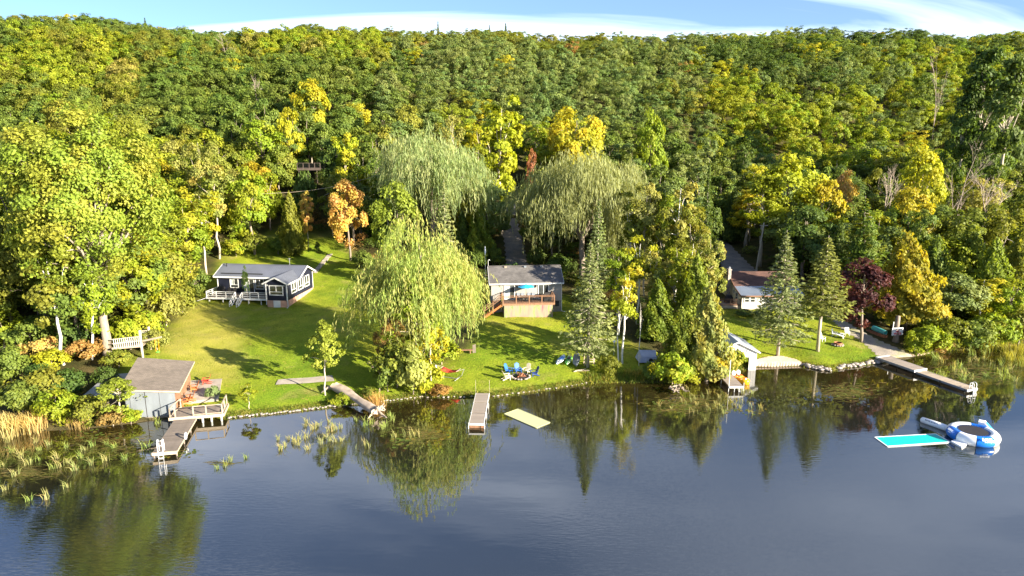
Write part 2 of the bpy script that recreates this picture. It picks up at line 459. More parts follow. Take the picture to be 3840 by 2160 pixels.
def quad_mesh(name, V, mat, attrs=None, tint=None):
    """V: (N,4,3) array of loose quads"""
    N = len(V)
    me = bpy.data.meshes.new(name)
    me.vertices.add(N * 4); me.loops.add(N * 4); me.polygons.add(N)
    me.vertices.foreach_set('co', V.reshape(-1).astype(np.float32))
    me.loops.foreach_set('vertex_index', np.arange(N * 4, dtype=np.int32))
    me.polygons.foreach_set('loop_start', np.arange(0, N * 4, 4, dtype=np.int32))
    me.polygons.foreach_set('loop_total', np.full(N, 4, dtype=np.int32))
    me.materials.append(MATS[mat])
    for k, a in (attrs or {}).items():
        at_ = me.attributes.new(k, 'FLOAT', 'FACE'); at_.data.foreach_set('value', a.astype(np.float32))
    if tint is not None:
        at_ = me.attributes.new('tint', 'FLOAT_COLOR', 'FACE')
        at_.data.foreach_set('color', np.concatenate([tint, np.ones((N, 1))], 1).astype(np.float32).reshape(-1))
    me.update(); me.validate()
    return me
def unit(a): return a / np.maximum(np.linalg.norm(a, axis=1, keepdims=True), 1e-9)
def cards(C, Nn, size, asp=0.62, axis=None):
    """rhombic leaf faces at C facing Nn; axis: direction of the long diagonal"""
    N = len(C); Nn = unit(Nn)
    t = rng.normal(size=(N, 3)) if axis is None else axis + rng.normal(size=(N, 3)) * 0.15
    t = unit(t - Nn * (t * Nn).sum(1, keepdims=True)); b_ = np.cross(Nn, t)
    sz = np.asarray(size).reshape(-1, 1) * np.ones((N, 1))
    bend = Nn * sz * 0.18
    return np.stack([C - t * sz - bend, C + b_ * sz * asp, C + t * sz - bend, C - b_ * sz * asp], 1)

# ------------------------------------------------------------------ tree prototypes
def limb(mb, p, q, r0, r1, n=5, wob=0.12, k=4):
    p, q = Vector(p), Vector(q); L = (q - p).length
    pts = [p.lerp(q, i / k) + Vector(tuple(rng.normal(size=3) * wob * L * 0.25)) * (1 if 0 < i < k else 0) + Vector((0, 0, L * 0.10 * math.sin(math.pi * i / k))) for i in range(k + 1)]
    mb.tube(pts, [r0 + (r1 - r0) * i / k for i in range(k + 1)], n)
    return pts
def broad(H, W, th, ncl, nl, ls, prof='oval', tr=None, limbs=9, cr=(0.13, 0.22), shell=0.5, fork=0.45):
    """crown of separate leaf clumps round an uneven outline; trunk with limbs into the clumps"""
    a, hc = W / 2, (H - th) / 2
    lob = rng.uniform(0.72, 1.15, 7)
    C = []; k = 0
    while len(C) < ncl:
        d = rng.normal(size=3); d /= np.linalg.norm(d)
        r = shell + (0.93 - shell) * rng.random() ** 0.6
        phi = math.atan2(d[1], d[0]); lf = np.interp((phi + math.pi) / (2 * math.pi) * 6, range(7), lob)
        p = d * r
        zz = p[2]
        if prof == 'cone': wz = 1.05 * (1 - (zz + 1) / 2) ** 0.8 + 0.12
        elif prof == 'column': wz = 0.9
        elif prof == 'top': wz = 0.75 + 0.4 * (zz + 1) / 2
        else: wz = 1.0
        if prof != 'oval': 
            q = rng.random() ** 0.5; p = np.array([math.cos(phi) * q * wz, math.sin(phi) * q * wz, zz])
        if zz < -0.35 and rng.random() < 0.45: continue
        C.append([p[0] * a * lf, p[1] * a * lf, th + hc + zz * hc])
    C = np.array(C); rc = W * rng.uniform(cr[0], cr[1], ncl)
    c0 = np.array([0, 0, th + hc * 0.85])
    d = unit(rng.normal(size=(ncl * nl, 3)))
    cc = np.repeat(C, nl, 0); rr = np.repeat(rc, nl)[:, None]
    outw = unit(cc - c0)
    d = unit(d + outw * 0.55 + np.array([0, 0, 0.25]))
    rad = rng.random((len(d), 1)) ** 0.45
    pos = cc + d * rr * rad * np.array([1.08, 1.08, 0.8])
    pos += rng.normal(size=pos.shape) * 0.04 * W * 0.2
    nn = d * 0.55 + outw * 0.55 + rng.normal(size=d.shape) * 0.42 + np.array([0, 0, 0.12])
    q = cards(pos, nn, ls * rng.uniform(0.65, 1.3, len(d)))
    ok = pos[:, 2] > 0.03 * H
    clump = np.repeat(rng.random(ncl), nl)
    leaf_tone = np.clip(0.5 * rad[:, 0] + 0.5 * rng.random(len(d)), 0, 1)  # leaves get lighter towards the outside of each clump, plus random variation
    crown = quad_mesh('crown', q[ok], 'foliage', {'clump': clump[ok], 'leaf_tone': leaf_tone[ok]})
    mb = MB(); tr = tr or H * 0.016
    ft = th + (H - th) * fork
    top = Vector((rng.normal() * 0.02 * H, rng.normal() * 0.02 * H, ft))
    pts = limb(mb, (0, 0, -0.4), top, tr * 1.25, tr * 0.6, 8, 0.06, 6)
    limb(mb, top, (0, 0, H * 0.9), tr * 0.6, tr * 0.12, 5, 0.1)
    for i in rng.choice(ncl, min(limbs, ncl), replace=False):
        s_ = pts[-1] if rng.random() < 0.4 else pts[-2 if rng.random() < 0.6 else -3]
        limb(mb, s_, C[i], tr * 0.45, tr * 0.1, 5, 0.14)
    return crown, mb, H, W
def willow(H, W, nt_, ns, fall=0.62, hang=1.0, zb=0.50):
    a = W / 2; qs, cl, rn = [], [], []
    lobes = [(0, 0, a * 0.55, H)]
    for k in range(11):
        an = k * 2.399 + rng.random(); q = 0.30 + 0.42 * rng.random()
        lobes.append((math.cos(an) * q * a, math.sin(an) * q * a, rng.uniform(.30, .46) * a, H * (1.03 - fall * q + rng.uniform(-.08, .06))))
    for i in range(nt_):
        lx, ly, lr, lh = lobes[rng.integers(len(lobes))]
        ph, ro = rng.random() * 6.283, math.sqrt(rng.random())
        x, y = lx + math.cos(ph) * ro * lr, ly + math.sin(ph) * ro * lr
        z = lh * (zb + (1 - zb) * math.sqrt(max(0, 1 - ro * ro * 0.92)))
        z *= rng.uniform(0.72, 1.0) if rng.random() < 0.5 else 1
        L0 = hang * rng.uniform(0.09, 0.21) * H * (0.6 + 0.9 * ro)
        tone = rng.random()
        out = np.array([math.cos(ph), math.sin(ph), 0])
        for j in range(ns):
            p0 = np.array([x, y, z]) + rng.normal(size=3) * np.array([0.7, 0.7, 0.4])
            L = L0 * rng.uniform(0.6, 1.15); kk = max(4, int(L / 0.21))
            tt = (np.arange(kk) + rng.random(kk) * 0.6) / kk
            arc = out * 0.9
            P = p0 + np.outer(np.sin(np.minimum(tt * 2.2, 1.57)) * 1.5, arc) + np.outer(-L * tt ** 1.25, np.array([0, 0, 1.0])) + rng.normal(size=(kk, 3)) * 0.07
            P = P[P[:, 2] > 0.5]
            if not len(P): continue
            nn = out * 0.6 + rng.normal(size=(len(P), 3)) * 0.7 + np.array([0, 0, 0.45])
            qs.append(cards(P, nn, rng.uniform(0.20, 0.38, len(P)), 0.16, np.tile(np.array([0.15 * out[0], 0.15 * out[1], -1.0]), (len(P), 1))))
            cl.append(np.full(len(P), tone)); rn.append(np.clip(0.95 - 0.5 * tt[:len(P)] + rng.normal(size=len(P)) * 0.15, 0, 1))  # tone runs from lighter at the strand top to darker below
    crown = quad_mesh('crown', np.concatenate(qs), 'foliage', {'clump': np.concatenate(cl), 'leaf_tone': np.concatenate(rn)})
    mb = MB(); tr = H * 0.03
    pts = limb(mb, (0, 0, -0.4), (0.2, 0, H * 0.4), tr * 1.2, tr * 0.8, 8, 0.08)
    for lx, ly, lr, lh in lobes: limb(mb, pts[-1 - int(rng.integers(2))], (lx, ly, lh * 0.82), tr * 0.5, tr * 0.12, 6, 0.15)
    return crown, mb, H, W
def spruce(H, W, bare=0.08, dens=1.0, ls=0.2, droop=0.35, gap=0.42):
    qs, cl, rn = [], [], []; mb = MB()
    mb.tube([(0, 0, -0.3), (0.03, 0, H * 0.5), (0, 0.02, H)], [H * 0.013, H * 0.008, H * 0.001], 7)
    z = H * bare
    while z < H * 0.985:
        f = (z / H - bare) / (1 - bare)
        Rr = W / 2 * ((1 - f) ** 0.98) * (0.75 if f < 0.06 else 1) + 0.08
        nb = int(max(5, 9 - 3 * f)); a0 = rng.random() * 6.28
        for j in range(nb):
            ang = a0 + j * 6.283 / nb + rng.normal() * 0.12
            L = Rr * rng.uniform(0.72, 1.12)
            d = np.array([math.cos(ang), math.sin(ang), 0]); side = np.array([-d[1], d[0], 0])
            tone = rng.random()
            n_ = max(5, int(13 * dens * (L / (W / 2)) + 4))
            t = rng.random(n_) ** 0.65
            spread = (rng.random(n_) - 0.5) * 2 * (0.10 + 0.30 * t * (1.15 - t)) * L * 0.95
            zz = z + 0.12 * L * np.sin(t * 2.0) - droop * L * np.sin(t * 2.3) + rng.normal(size=n_) * 0.05
            P = np.outer(t * L, d) + np.outer(spread, side); P[:, 2] = zz
            nn = np.array([0, 0, 1.0]) + d * 0.25 + rng.normal(size=(n_, 3)) * 0.33
            ax = d + np.outer(np.sign(spread) * 0.8, side) + np.array([0, 0, -0.25])
            qs.append(cards(P, nn, ls * rng.uniform(0.8, 1.5, n_), 0.45, ax))
            m2 = n_ // 2
            nn2 = d * 0.8 + rng.normal(size=(m2, 3)) * 0.4
            qs.append(cards(P[:m2] - np.array([0, 0, 0.10]), nn2, ls * rng.uniform(0.7, 1.2, m2), 0.5))
            cl.append(np.full(n_ + m2, tone)); rn.append(np.clip(np.concatenate([t, t[:m2] * 0.6]) * 0.75 + rng.random(n_ + m2) * 0.3, 0, 1))  # branch tips lighter, lower layer of needles darker
            if rng.random() < 0.3: mb.bar((0, 0, z), tuple(d * L * 0.7 + np.array([0, 0, z - droop * 0.4 * L])), 0.04)
        z += gap * (0.65 + 0.5 * (1 - f))
    crown = quad_mesh('crown', np.concatenate(qs), 'foliage', {'clump': np.concatenate(cl), 'leaf_tone': np.concatenate(rn)})
    return crown, mb, H, W
def cedar(H, W, n_, ls=0.2, bare=0.03):
    f = 1 - np.sqrt(rng.random(n_)) * 0.99
    ph = rng.random(n_) * 6.283
    ph0 = rng.random(5) * 6.28
    lump = 1 + 0.22 * np.sin(4 * ph + 9 * f + ph0[0]) + 0.18 * np.sin(3 * ph - 14 * f + ph0[1]) + 0.16 * np.sin(7 * ph + 23 * f)
    rad = (W / 2) * ((1 - f) ** 0.75) * np.minimum(1, 0.55 + f * 5) * lump * (0.48 + 0.62 * rng.random(n_) ** 0.6) + 0.04
    P = np.stack([np.cos(ph) * rad, np.sin(ph) * rad, H * (bare + f * (1 - bare))], 1)
    P[:, 2] += rng.normal(size=n_) * 0.12
    out = np.stack([np.cos(ph), np.sin(ph), np.full(n_, 0.35)], 1)
    q = cards(P, out + rng.normal(size=(n_, 3)) * 0.55, ls * rng.uniform(0.7, 1.4, n_), 0.5, out * 0.5 + np.array([0, 0, 1.0]))
    clump = (np.sin(5 * ph + 9 * f + ph0[2]) * np.sin(11 * f - 2 * ph + ph0[3]) + 1) / 2
    crown = quad_mesh('crown', q, 'foliage', {'clump': np.clip(clump * 0.7 + 0.3 * rng.random(n_), 0, 1), 'leaf_tone': np.clip(lump - 0.55 + 0.4 * rng.random(n_), 0, 1)})  # bulges of the outline lighter, hollows darker, plus random variation
    mb = MB(); mb.tube([(0, 0, -0.3), (0.02, 0.03, H * 0.9)], [H * 0.016, H * 0.004], 7)
    return crown, mb, H, W
def bare_tree(H, W, depth=4, r=None):
    mb = MB(); r = r or H * 0.014
    def grow(p, d, L, rad, lev):
        q = p + d * L
        mb.tube([p, p.lerp(q, 0.5) + Vector(tuple(rng.normal(size=3) * 0.05 * L)), q], [rad, rad * 0.8, rad * 0.55], 5 if lev < 2 else 3, False)
        if lev >= depth: return
        for i in range(3 if lev < 1 else 4):
            s_ = p.lerp(q, rng.uniform(0.45, 1.0))
            dd = (d + Vector(tuple(rng.normal(size=3) * np.array([.5, .5, .22]))) * (W / H * 1.6)).normalized()
            dd.z = max(dd.z, 0.25)
            grow(s_, dd.normalized(), L * rng.uniform(0.45, 0.68), rad * 0.5, lev + 1)
    grow(Vector((0, 0, -0.3)), Vector((0.03, 0.02, 1)).normalized(), H * 0.52, r, 0)
    return None, mb, H, W

PROTO = {}
def proto(key, fn, bark):
    crown, mb, H, W = fn()
    PROTO[key] = (crown, mb.mesh('trunk', bark, True), H, W)
for i in range(3): proto(('oak', i), lambda: broad(13, 8.5, 3.6, 46, 125, 0.25, limbs=8, cr=(0.12, 0.19), shell=0.68), 'bark_grey')
for i in range(2): proto(('maple', i), lambda: broad(12, 8.0, 2.2, 46, 125, 0.23, 'oval', limbs=8, cr=(0.11, 0.17), shell=0.62), 'bark_grey')
for i in range(3): proto(('aspen', i), lambda: broad(15, 5.8, 5.0, 30, 110, 0.23, 'top', tr=0.15, limbs=6, cr=(0.14, 0.22), shell=0.6), 'bark_pale')
proto(('poplar', 0), lambda: broad(16, 5.5, 3.0, 44, 120, 0.25, 'column', tr=0.2, limbs=12, cr=(0.13, 0.20), shell=0.3), 'bark_pale')
for i in range(2): proto(('birch', i), lambda: broad(11, 4.4, 3.2, 26, 70, 0.19, 'column', tr=0.13, limbs=10, cr=(0.12, 0.20), shell=0.35), 'bark_birch')
for i in range(2): proto(('thin', i), lambda: broad(13, 6.0, 1.8, 56, 95, 0.17, 'column', tr=0.13, limbs=16, cr=(0.10, 0.16), shell=0.35), 'bark_pale')
proto(('cottonwood', 0), lambda: broad(28, 19, 8.0, 190, 250, 0.20, 'oval', tr=0.46, limbs=44, cr=(0.06, 0.105), shell=0.5, fork=0.14), 'bark_limb')
proto(('cottonwood', 1), lambda: broad(23, 15, 3, 90, 210, 0.26, 'oval', tr=0.4, limbs=22, cr=(0.075, 0.13), shell=0.5, fork=0.2), 'bark_grey')
for i in range(2): proto(('sapling', i), lambda: broad(8, 4.2, 2.1, 40, 60, 0.15, 'cone', tr=0.07, limbs=12, cr=(0.09, 0.15), shell=0.3), 'bark_pale')
for i in range(4): proto(('shrub', i), lambda: broad(2.6, 3.4, 0.1, 26, 80, 0.13, 'oval', tr=0.05, limbs=7, cr=(0.13, 0.22), shell=0.25), 'twig')
proto(('willow', 0), lambda: willow(17, 15, 400, 9), 'bark_grey')
proto(('willow', 1), lambda: willow(13, 17, 430, 9, 0.30, 0.75, 0.60), 'bark_grey')
for i in range(2): proto(('spruce', i), lambda: spruce(17, 8.6, 0.16, 2.3, 0.22, 0.22, 0.62), 'bark_pale')
proto(('spruce', 2), lambda: spruce(17, 8.0, 0.34, 2.3, 0.24, 0.15, 0.66), 'bark_pale')
proto(('spruce', 3), lambda: spruce(17, 8.0, 0.05, 1.6, 0.24, 0.3, 0.5), 'bark_pale')
proto(('pine', 0), lambda: broad(18, 7, 4.5, 44, 110, 0.24, 'cone', tr=0.24, limbs=16, cr=(0.12, 0.19)), 'bark_pale')
for i in range(3): proto(('cedar', i), lambda: cedar(10, 5.0, 6500, 0.2), 'bark_grey')
proto(('cedar', 3), lambda: cedar(10, 5.0, 6500, 0.2, 0.15), 'bark_grey')
for i in range(2): proto(('dead', i), lambda: bare_tree(11, 7), 'twig')
for i in range(2): proto(('snag', i), lambda: bare_tree(10, 2.2, 2, 0.16), 'bark_birch')

LEAF = dict(green=((.115, .165, .030), (.155, .205, .032)), dark=((.080, .125, .026), (.105, .15, .028)), grey=((.155, .205, .062), (.195, .24, .066)),
            olive=((.165, .19, .026), (.21, .22, .028)), lime=((.20, .255, .018), (.27, .29, .02)), yellow=((.33, .345, .022), (.40, .37, .026)),
            gold=((.36, .325, .022), (.42, .31, .026)), orange=((.50, .40, .09), (.58, .33, .14)), rust=((.28, .18, .06), (.34, .21, .06)),
            straw=((.25, .255, .06), (.32, .295, .07)), purple=((.055, .018, .020), (.09, .026, .027)), willow=((.26, .30, .075), (.37, .39, .13)), willowgrey=((.21, .25, .10), (.31, .335, .155)),
            spruce=((.195, .245, .10), (.28, .315, .135)), cedar=((.135, .185, .024), (.20, .235, .026)), cedargold=((.25, .25, .028), (.37, .29, .026)),
            pine=((.19, .215, .06), (.26, .25, .06)), red=((.30, .12, .07), (.34, .17, .07)), cotton=((.185, .24, .030), (.275, .30, .042)))
def jit(c, k=0.12):
    f = 1 + random.uniform(-k, k); return (c[0] * f * (1 + random.uniform(-k, k)), c[1] * f, c[2] * f)
def put_tree(sp, idx, name, label, cat, x, y, h, w, col, rz=None, lean=(0, 0), group=None, z=None, bark=None):
    crown, trunk, H0, W0 = PROTO[(sp, idx)]
    z = hz(x, y) if z is None else z
    o = thing(name, label, cat, (x, y, z), random.uniform(0, 6.28) if rz is None else rz, group)
    o.rotation_euler[0], o.rotation_euler[1] = lean
    o.scale = (w / W0, w / W0, h / H0)
    if crown is not None:
        c = inst('crown', crown, o)
        a, b2 = LEAF[col]; a, b2 = jit(a), jit(b2)
        c.color = (*a, 1); c['accent'] = [float(v) for v in b2]
    t = inst('trunk', trunk, o)
    return o
def px_tree(sp, idx, name, label, cat, vx, top, wpx, col, base=None, Y=None, tx=None, rz=None, group=None):
    """stand a tree on the ground seen at pixel (vx, base), or at depth Y; top and width from the photo"""
    if base is not None:
        g = gnd(vx, base); x, y, z = g
    else:
        y = Y; x = at(vx, top + 60, Y)[0]; z = hz(x, y)
    h = at(tx or vx, top, y)[2] - z
    w = wpx * mpp(y, z + h / 2)
    lean = (0, 0)
    o = put_tree(sp, idx, name, label, cat, x, y, h, w, col, rz=rz, group=group)
    if tx is not None:                                        # leaning stem: tilt toward the seen top
        dx = at(tx, top, y)[0] - x
        M = Matrix.Rotation(math.atan2(dx, h), 4, 'Y') @ Matrix.Rotation(o.rotation_euler[2], 4, 'Z')
        o.rotation_euler = M.to_euler()
    return o

# ------------------------------------------------------------------ ground, lake, drives
def inside(px, py, poly):
    r = np.zeros(px.shape, bool); n = len(poly)
    for i in range(n):
        x0, y0 = poly[i][0], poly[i][1]; x1, y1 = poly[(i + 1) % n][0], poly[(i + 1) % n][1]
        if y0 == y1: continue
        c = ((y0 > py) != (y1 > py)) & (px < (x1 - x0) * (py - y0) / (y1 - y0) + x0)
        r ^= c
    return r
def world_poly(pxs): return [gnd(*p) for p in pxs]
LAWN_A = world_poly([(430, 1049), (575, 1049), (700, 1037), (850, 1019), (980, 1007), (1060, 997), (1090, 960), (1060, 880), (960, 800), (915, 720), (890, 650),
                     (860, 600), (790, 585), (700, 590), (600, 600), (560, 640), (545, 680), (500, 740), (450, 800), (405, 845), (380, 880), (330, 905), (300, 930), (330, 1000)])
LAWN_B = world_poly([(1060, 997), (1230, 997), (1330, 985), (1480, 962), (1560, 958), (1640, 955), (1650, 900), (1560, 850), (1470, 790), (1420, 740), (1225, 740), (1200, 830), (1180, 880), (1080, 930)])
LAWN_C = world_poly([(1820, 780), (1815, 850), (1850, 920), (1897, 921), (2017, 917), (2060, 926), (2090, 930), (2217, 909), (2190, 870), (2130, 828), (2075, 790), (2050, 770), (1950, 770)])
DRIVE_MID = world_poly([(1240, 500), (1310, 500), (1345, 675), (1255, 675)])
DRIVE_RIGHT = world_poly([(1795, 590), (1840, 600), (1960, 700), (1880, 720), (1800, 700)])
RAMP_CLEAR = world_poly([(2060, 775), (2130, 790), (2300, 890), (2200, 910)])
xs = np.unique(np.concatenate([np.linspace(-1500, -120, 30), np.linspace(-120, -62, 24), np.arange(-62, 82, 0.8), np.linspace(82, 160, 30), np.linspace(160, 1500, 30)]))
ys = np.unique(np.concatenate([np.linspace(20, 48, 8), np.arange(48, 130, 0.8), np.arange(130, 330, 4.0), np.linspace(330, 2600, 24)]))
X, Yg = np.meshgrid(xs, ys)
Z = hgt(X, Yg)
def soften(mask):
    m_ = mask.astype(float)
    for _ in range(2):
        p = np.pad(m_, 1, 'edge')
        m_ = (p[1:-1, 1:-1] * 2 + p[:-2, 1:-1] + p[2:, 1:-1] + p[1:-1, :-2] + p[1:-1, 2:]) / 6
    return m_
lawn_m = soften(inside(X, Yg, LAWN_A) | inside(X, Yg, LAWN_B) | inside(X, Yg, LAWN_C))
dry_m = soften(inside(X, Yg, world_poly([(460, 770), (560, 760), (620, 830), (600, 960), (520, 980), (400, 880)]))) * 0.55
bank_m = np.clip((yshore(X) + 0.45 - Yg) / 0.5, 0, 1)
nx, ny = len(xs), len(ys)
V = np.stack([X, Yg, Z], -1).reshape(-1, 3)
ii = (np.arange(ny - 1)[:, None] * nx + np.arange(nx - 1)[None, :]).reshape(-1)
Fq = np.stack([ii, ii + 1, ii + nx + 1, ii + nx], 1)
me = bpy.data.meshes.new('ground')
me.from_pydata(V.tolist(), [], Fq.tolist())
me.polygons.foreach_set('use_smooth', [True] * len(me.polygons))
for nm, a in (('lawn', lawn_m), ('dry', dry_m), ('bank', bank_m)):
    t_ = me.attributes.new(nm, 'FLOAT', 'POINT'); t_.data.foreach_set('value', a.reshape(-1).astype(np.float32))
me.materials.append(MATS['ground_cover'])
ground = link(bpy.data.objects.new('ground', me)); ground['kind'] = 'structure'

xs2 = np.unique(np.concatenate([np.linspace(-1500, -70, 12), np.arange(-70, 90, 1.6), np.linspace(90, 1500, 12)]))
ys2 = np.unique(np.concatenate([np.linspace(-900, 40, 10), np.arange(40, 96, 1.6)]))
X2, Y2 = np.meshgrid(xs2, ys2)
depth_ = yshore(X2) - Y2
sh = np.clip(1.0 - (depth_ - 2.0) / 14.0, 0, 1)
V = np.stack([X2, Y2, np.zeros_like(X2)], -1).reshape(-1, 3)
nx2, ny2 = len(xs2), len(ys2)
ii = (np.arange(ny2 - 1)[:, None] * nx2 + np.arange(nx2 - 1)[None, :]).reshape(-1)
me = bpy.data.meshes.new('water'); me.from_pydata(V.tolist(), [], np.stack([ii, ii + 1, ii + nx2 + 1, ii + nx2], 1).tolist())
t_ = me.attributes.new('shallow', 'FLOAT', 'POINT'); t_.data.foreach_set('value', sh.reshape(-1).astype(np.float32))
me.materials.append(MATS['lake_water'])
water = link(bpy.data.objects.new('water', me)); water['kind'] = 'structure'

def drape(name, left, right, mat, lift=0.06, n=60, m_=8, rim=0.2):
    """a sheet laid over the ground between two edge lines given in photo pixels"""
    def res(pl):
        P = np.array([gnd(*p)[:2] for p in pl]); d = np.concatenate([[0], np.cumsum(np.linalg.norm(np.diff(P, axis=0), axis=1))])
        t = np.linspace(0, d[-1], n); return np.stack([np.interp(t, d, P[:, 0]), np.interp(t, d, P[:, 1])], 1)
    A, B = res(left), res(right); vs, fs = [], []
    for i in range(n):
        for j in range(m_ + 1):
            w_ = j / m_
            jx = (0.18 if mat != 'concrete' else 0.03) * math.sin(i * 1.7 + j * 5) if j in (0, m_) else 0
            p = A[i] * (1 - w_) + B[i] * w_
            z = hz(p[0], p[1]) + lift * (1.0 if 0 < j < m_ else rim)
            vs.append((p[0] + jx, p[1] + jx * .4, z))
    for i in range(n - 1):
        for j in range(m_):
            a_ = i * (m_ + 1) + j; fs.append((a_, a_ + 1, a_ + m_ + 2, a_ + m_ + 1))
    mb = MB(); mb.add(vs, fs)
    o = mb.build(name, mat, None, True); o['kind'] = 'structure'
    return o
drape('gravel_drive', [(1262, 505), (1262, 560), (1270, 620), (1276, 690)], [(1296, 505), (1302, 560), (1318, 620), (1334, 690)], 'gravel')
drape('gravel_drive', [(1800, 600), (1806, 640), (1818, 680), (1840, 720)], [(1822, 598), (1860, 640), (1915, 690), (1945, 720)], 'gravel')
drape('boat_ramp_track', [(2068, 782), (2120, 830), (2175, 866), (2205, 893), (2222, 906)], [(2092, 785), (2160, 830), (2230, 865), (2285, 890), (2310, 897)], 'ramp_gravel')
drape('sand_beach', [(1905, 905), (1930, 898), (1965, 896), (2000, 905), (2020, 917)], [(1900, 922), (1930, 923), (1965, 924), (1995, 922), (2020, 920)], 'sand', 0.16)
drape('concrete_walkway', [(700, 957), (750, 953), (800, 949), (835, 946)], [(693, 970), (750, 967), (800, 963), (842, 960)], 'concrete', 0.07, 24, 3, 0.95)
drape('sand_beach', [(2290, 892), (2320, 888), (2350, 884)], [(2300, 899), (2325, 894), (2352, 888)], 'sand', 0.05, 20, 3)

# stone slabs of the garden path behind the dark blue house
pth = bpy.data.objects.new('garden_path', None); link(pth); pth['kind'] = 'structure'
for k, (a0, a1) in enumerate([(640, 648), (650, 657), (659, 667), (669, 677), (679, 687)]):
    f = lambda vy: (834 - (vy - 636) * 0.85)
    ps = [gnd(f(a0) - 5, a0), gnd(f(a1) - 6, a1), gnd(f(a1) + 7, a1), gnd(f(a0) + 6, a0)]
    MB().slab([(p.x, p.y, p.z + 0.1 + 0.01 * (k % 2)) for p in ps], 0.2).build('slab', 'concrete', pth)

# ------------------------------------------------------------------ forest on the hillside
def clear(x, y):
    xa, ya = np.array([x]), np.array([y])
    return any(inside(xa, ya, p)[0] for p in (LAWN_A, LAWN_B, LAWN_C, DRIVE_MID, DRIVE_RIGHT, RAMP_CLEAR))
spots = []
y = 72.0
while y < 312:
    g = 5.2 if y < 126 else 5.4 if y < 190 else 5.4
    gy = 5.4 if y < 126 else 7.6 if y < 200 else 7.2 if y < 255 else 5.6
    half = 0.86 * y + 8
    x = -half
    while x < half:
        px_, py_ = x + random.uniform(-.42, .42) * g, y + random.uniform(-.45, .45) * gy
        x += g
        u = px_
        start = yshore(px_) + 16 if px_ < -47 else 126 if px_ < -14 else 122 if px_ < 30 else 118 if px_ < 50 else yshore(px_) + 15
        if py_ < start or clear(px_, py_): continue
        # clearing round the cabin deck on the slope
        if -46 < px_ < -36 and 128 < py_ < 152: continue
        if abs(px_ - (0.8 + (py_ - 118) * 0.02)) < 3.6 and py_ < 165: continue
        spots.append((px_, py_))
    y += gy
spots.sort(key=lambda p: (abs(p[0]) > 0.765 * p[1] + 2, p[1]))
def pick(px_, py_):
    u = px_ / py_; r = random.random()
    nv = math.sin(px_ * 0.045 + 1.3) * math.sin(py_ * 0.05 + px_ * 0.02) + random.uniform(-.6, .6)
    if u < -0.18:
        c = 'green' if nv < 0.1 else 'olive' if nv < 0.5 else 'lime'
        if r < 0.03: c = 'yellow' if r < .012 else 'straw'
        sp = 'oak' if r < 0.6 else 'maple' if r < 0.85 else 'aspen'
    elif u < 0.28:
        c = 'grey' if nv < 0.35 else 'green' if nv < 0.7 else 'olive' if nv < 1.0 else 'lime'
        if r < 0.02: c = 'rust' if r < 0.004 else 'yellow'
        sp = 'aspen' if r < 0.62 else 'oak' if r < 0.9 else 'maple'
        if py_ > 245: c = 'olive' if nv > -.1 else c
    else:
        c = 'lime' if nv > 0.25 else 'grey' if nv > -.05 else 'green' if nv > -.5 else 'dark'
        if r < 0.04: c = 'yellow'
        sp = 'aspen' if r < 0.5 else 'oak' if r < 0.85 else 'maple'
        if u > 0.5 and py_ < 160: c = 'green' if r < .35 else 'olive' if r < .6 else 'lime' if r < .85 else 'grey'
    return sp, c
WORDS = dict(rust='rusty brown', green='mid-green', dark='dark green', grey='grey-green', olive='olive-green', lime='yellow-green', yellow='yellow', gold='golden', orange='orange', straw='straw-coloured')
SPW = dict(oak='round-crowned broadleaf tree', maple='full-crowned maple', aspen='tall slim aspen')
NAMES = dict(oak='oak_tree', maple='maple_tree', aspen='aspen_tree')
N_IND = 300
for (px_, py_) in spots[:N_IND]:
    sp, c = pick(px_, py_)
    far = min(1, max(0, (py_ - 120) / 60))
    h = random.uniform(10, 13) + 2.5 * far + (1.5 if sp == 'aspen' else 0)
    w = {'oak': 7.8, 'maple': 7.2, 'aspen': 5.2}[sp] * random.uniform(0.8, 1.25)
    uu = px_ / py_
    where = [w_ for lim, w_ in ((-.62, 'in the woods at the far left edge'), (-.45, 'in the woods behind the huge cottonwood'), (-.30, 'on the slope left of the cabin deck'), (-.16, 'on the slope above the orange maple'),
             (-.02, 'on the slope above the far willow'), (.12, 'on the slope above the gravel drive'), (.26, 'on the slope above the widest willow'), (.38, 'on the slope above the right drive'),
             (.52, 'on the slope above the white house'), (.64, 'in the woods above the golden cedar'), (9, 'in the woods at the far right edge')) if uu < lim][0]
    put_tree(sp, random.randrange({'oak': 3, 'maple': 2, 'aspen': 3}[sp]), NAMES[sp], f'{WORDS[c]} {SPW[sp]} {where}', 'tree', px_, py_, h, w, c, group='trees of the hillside forest')
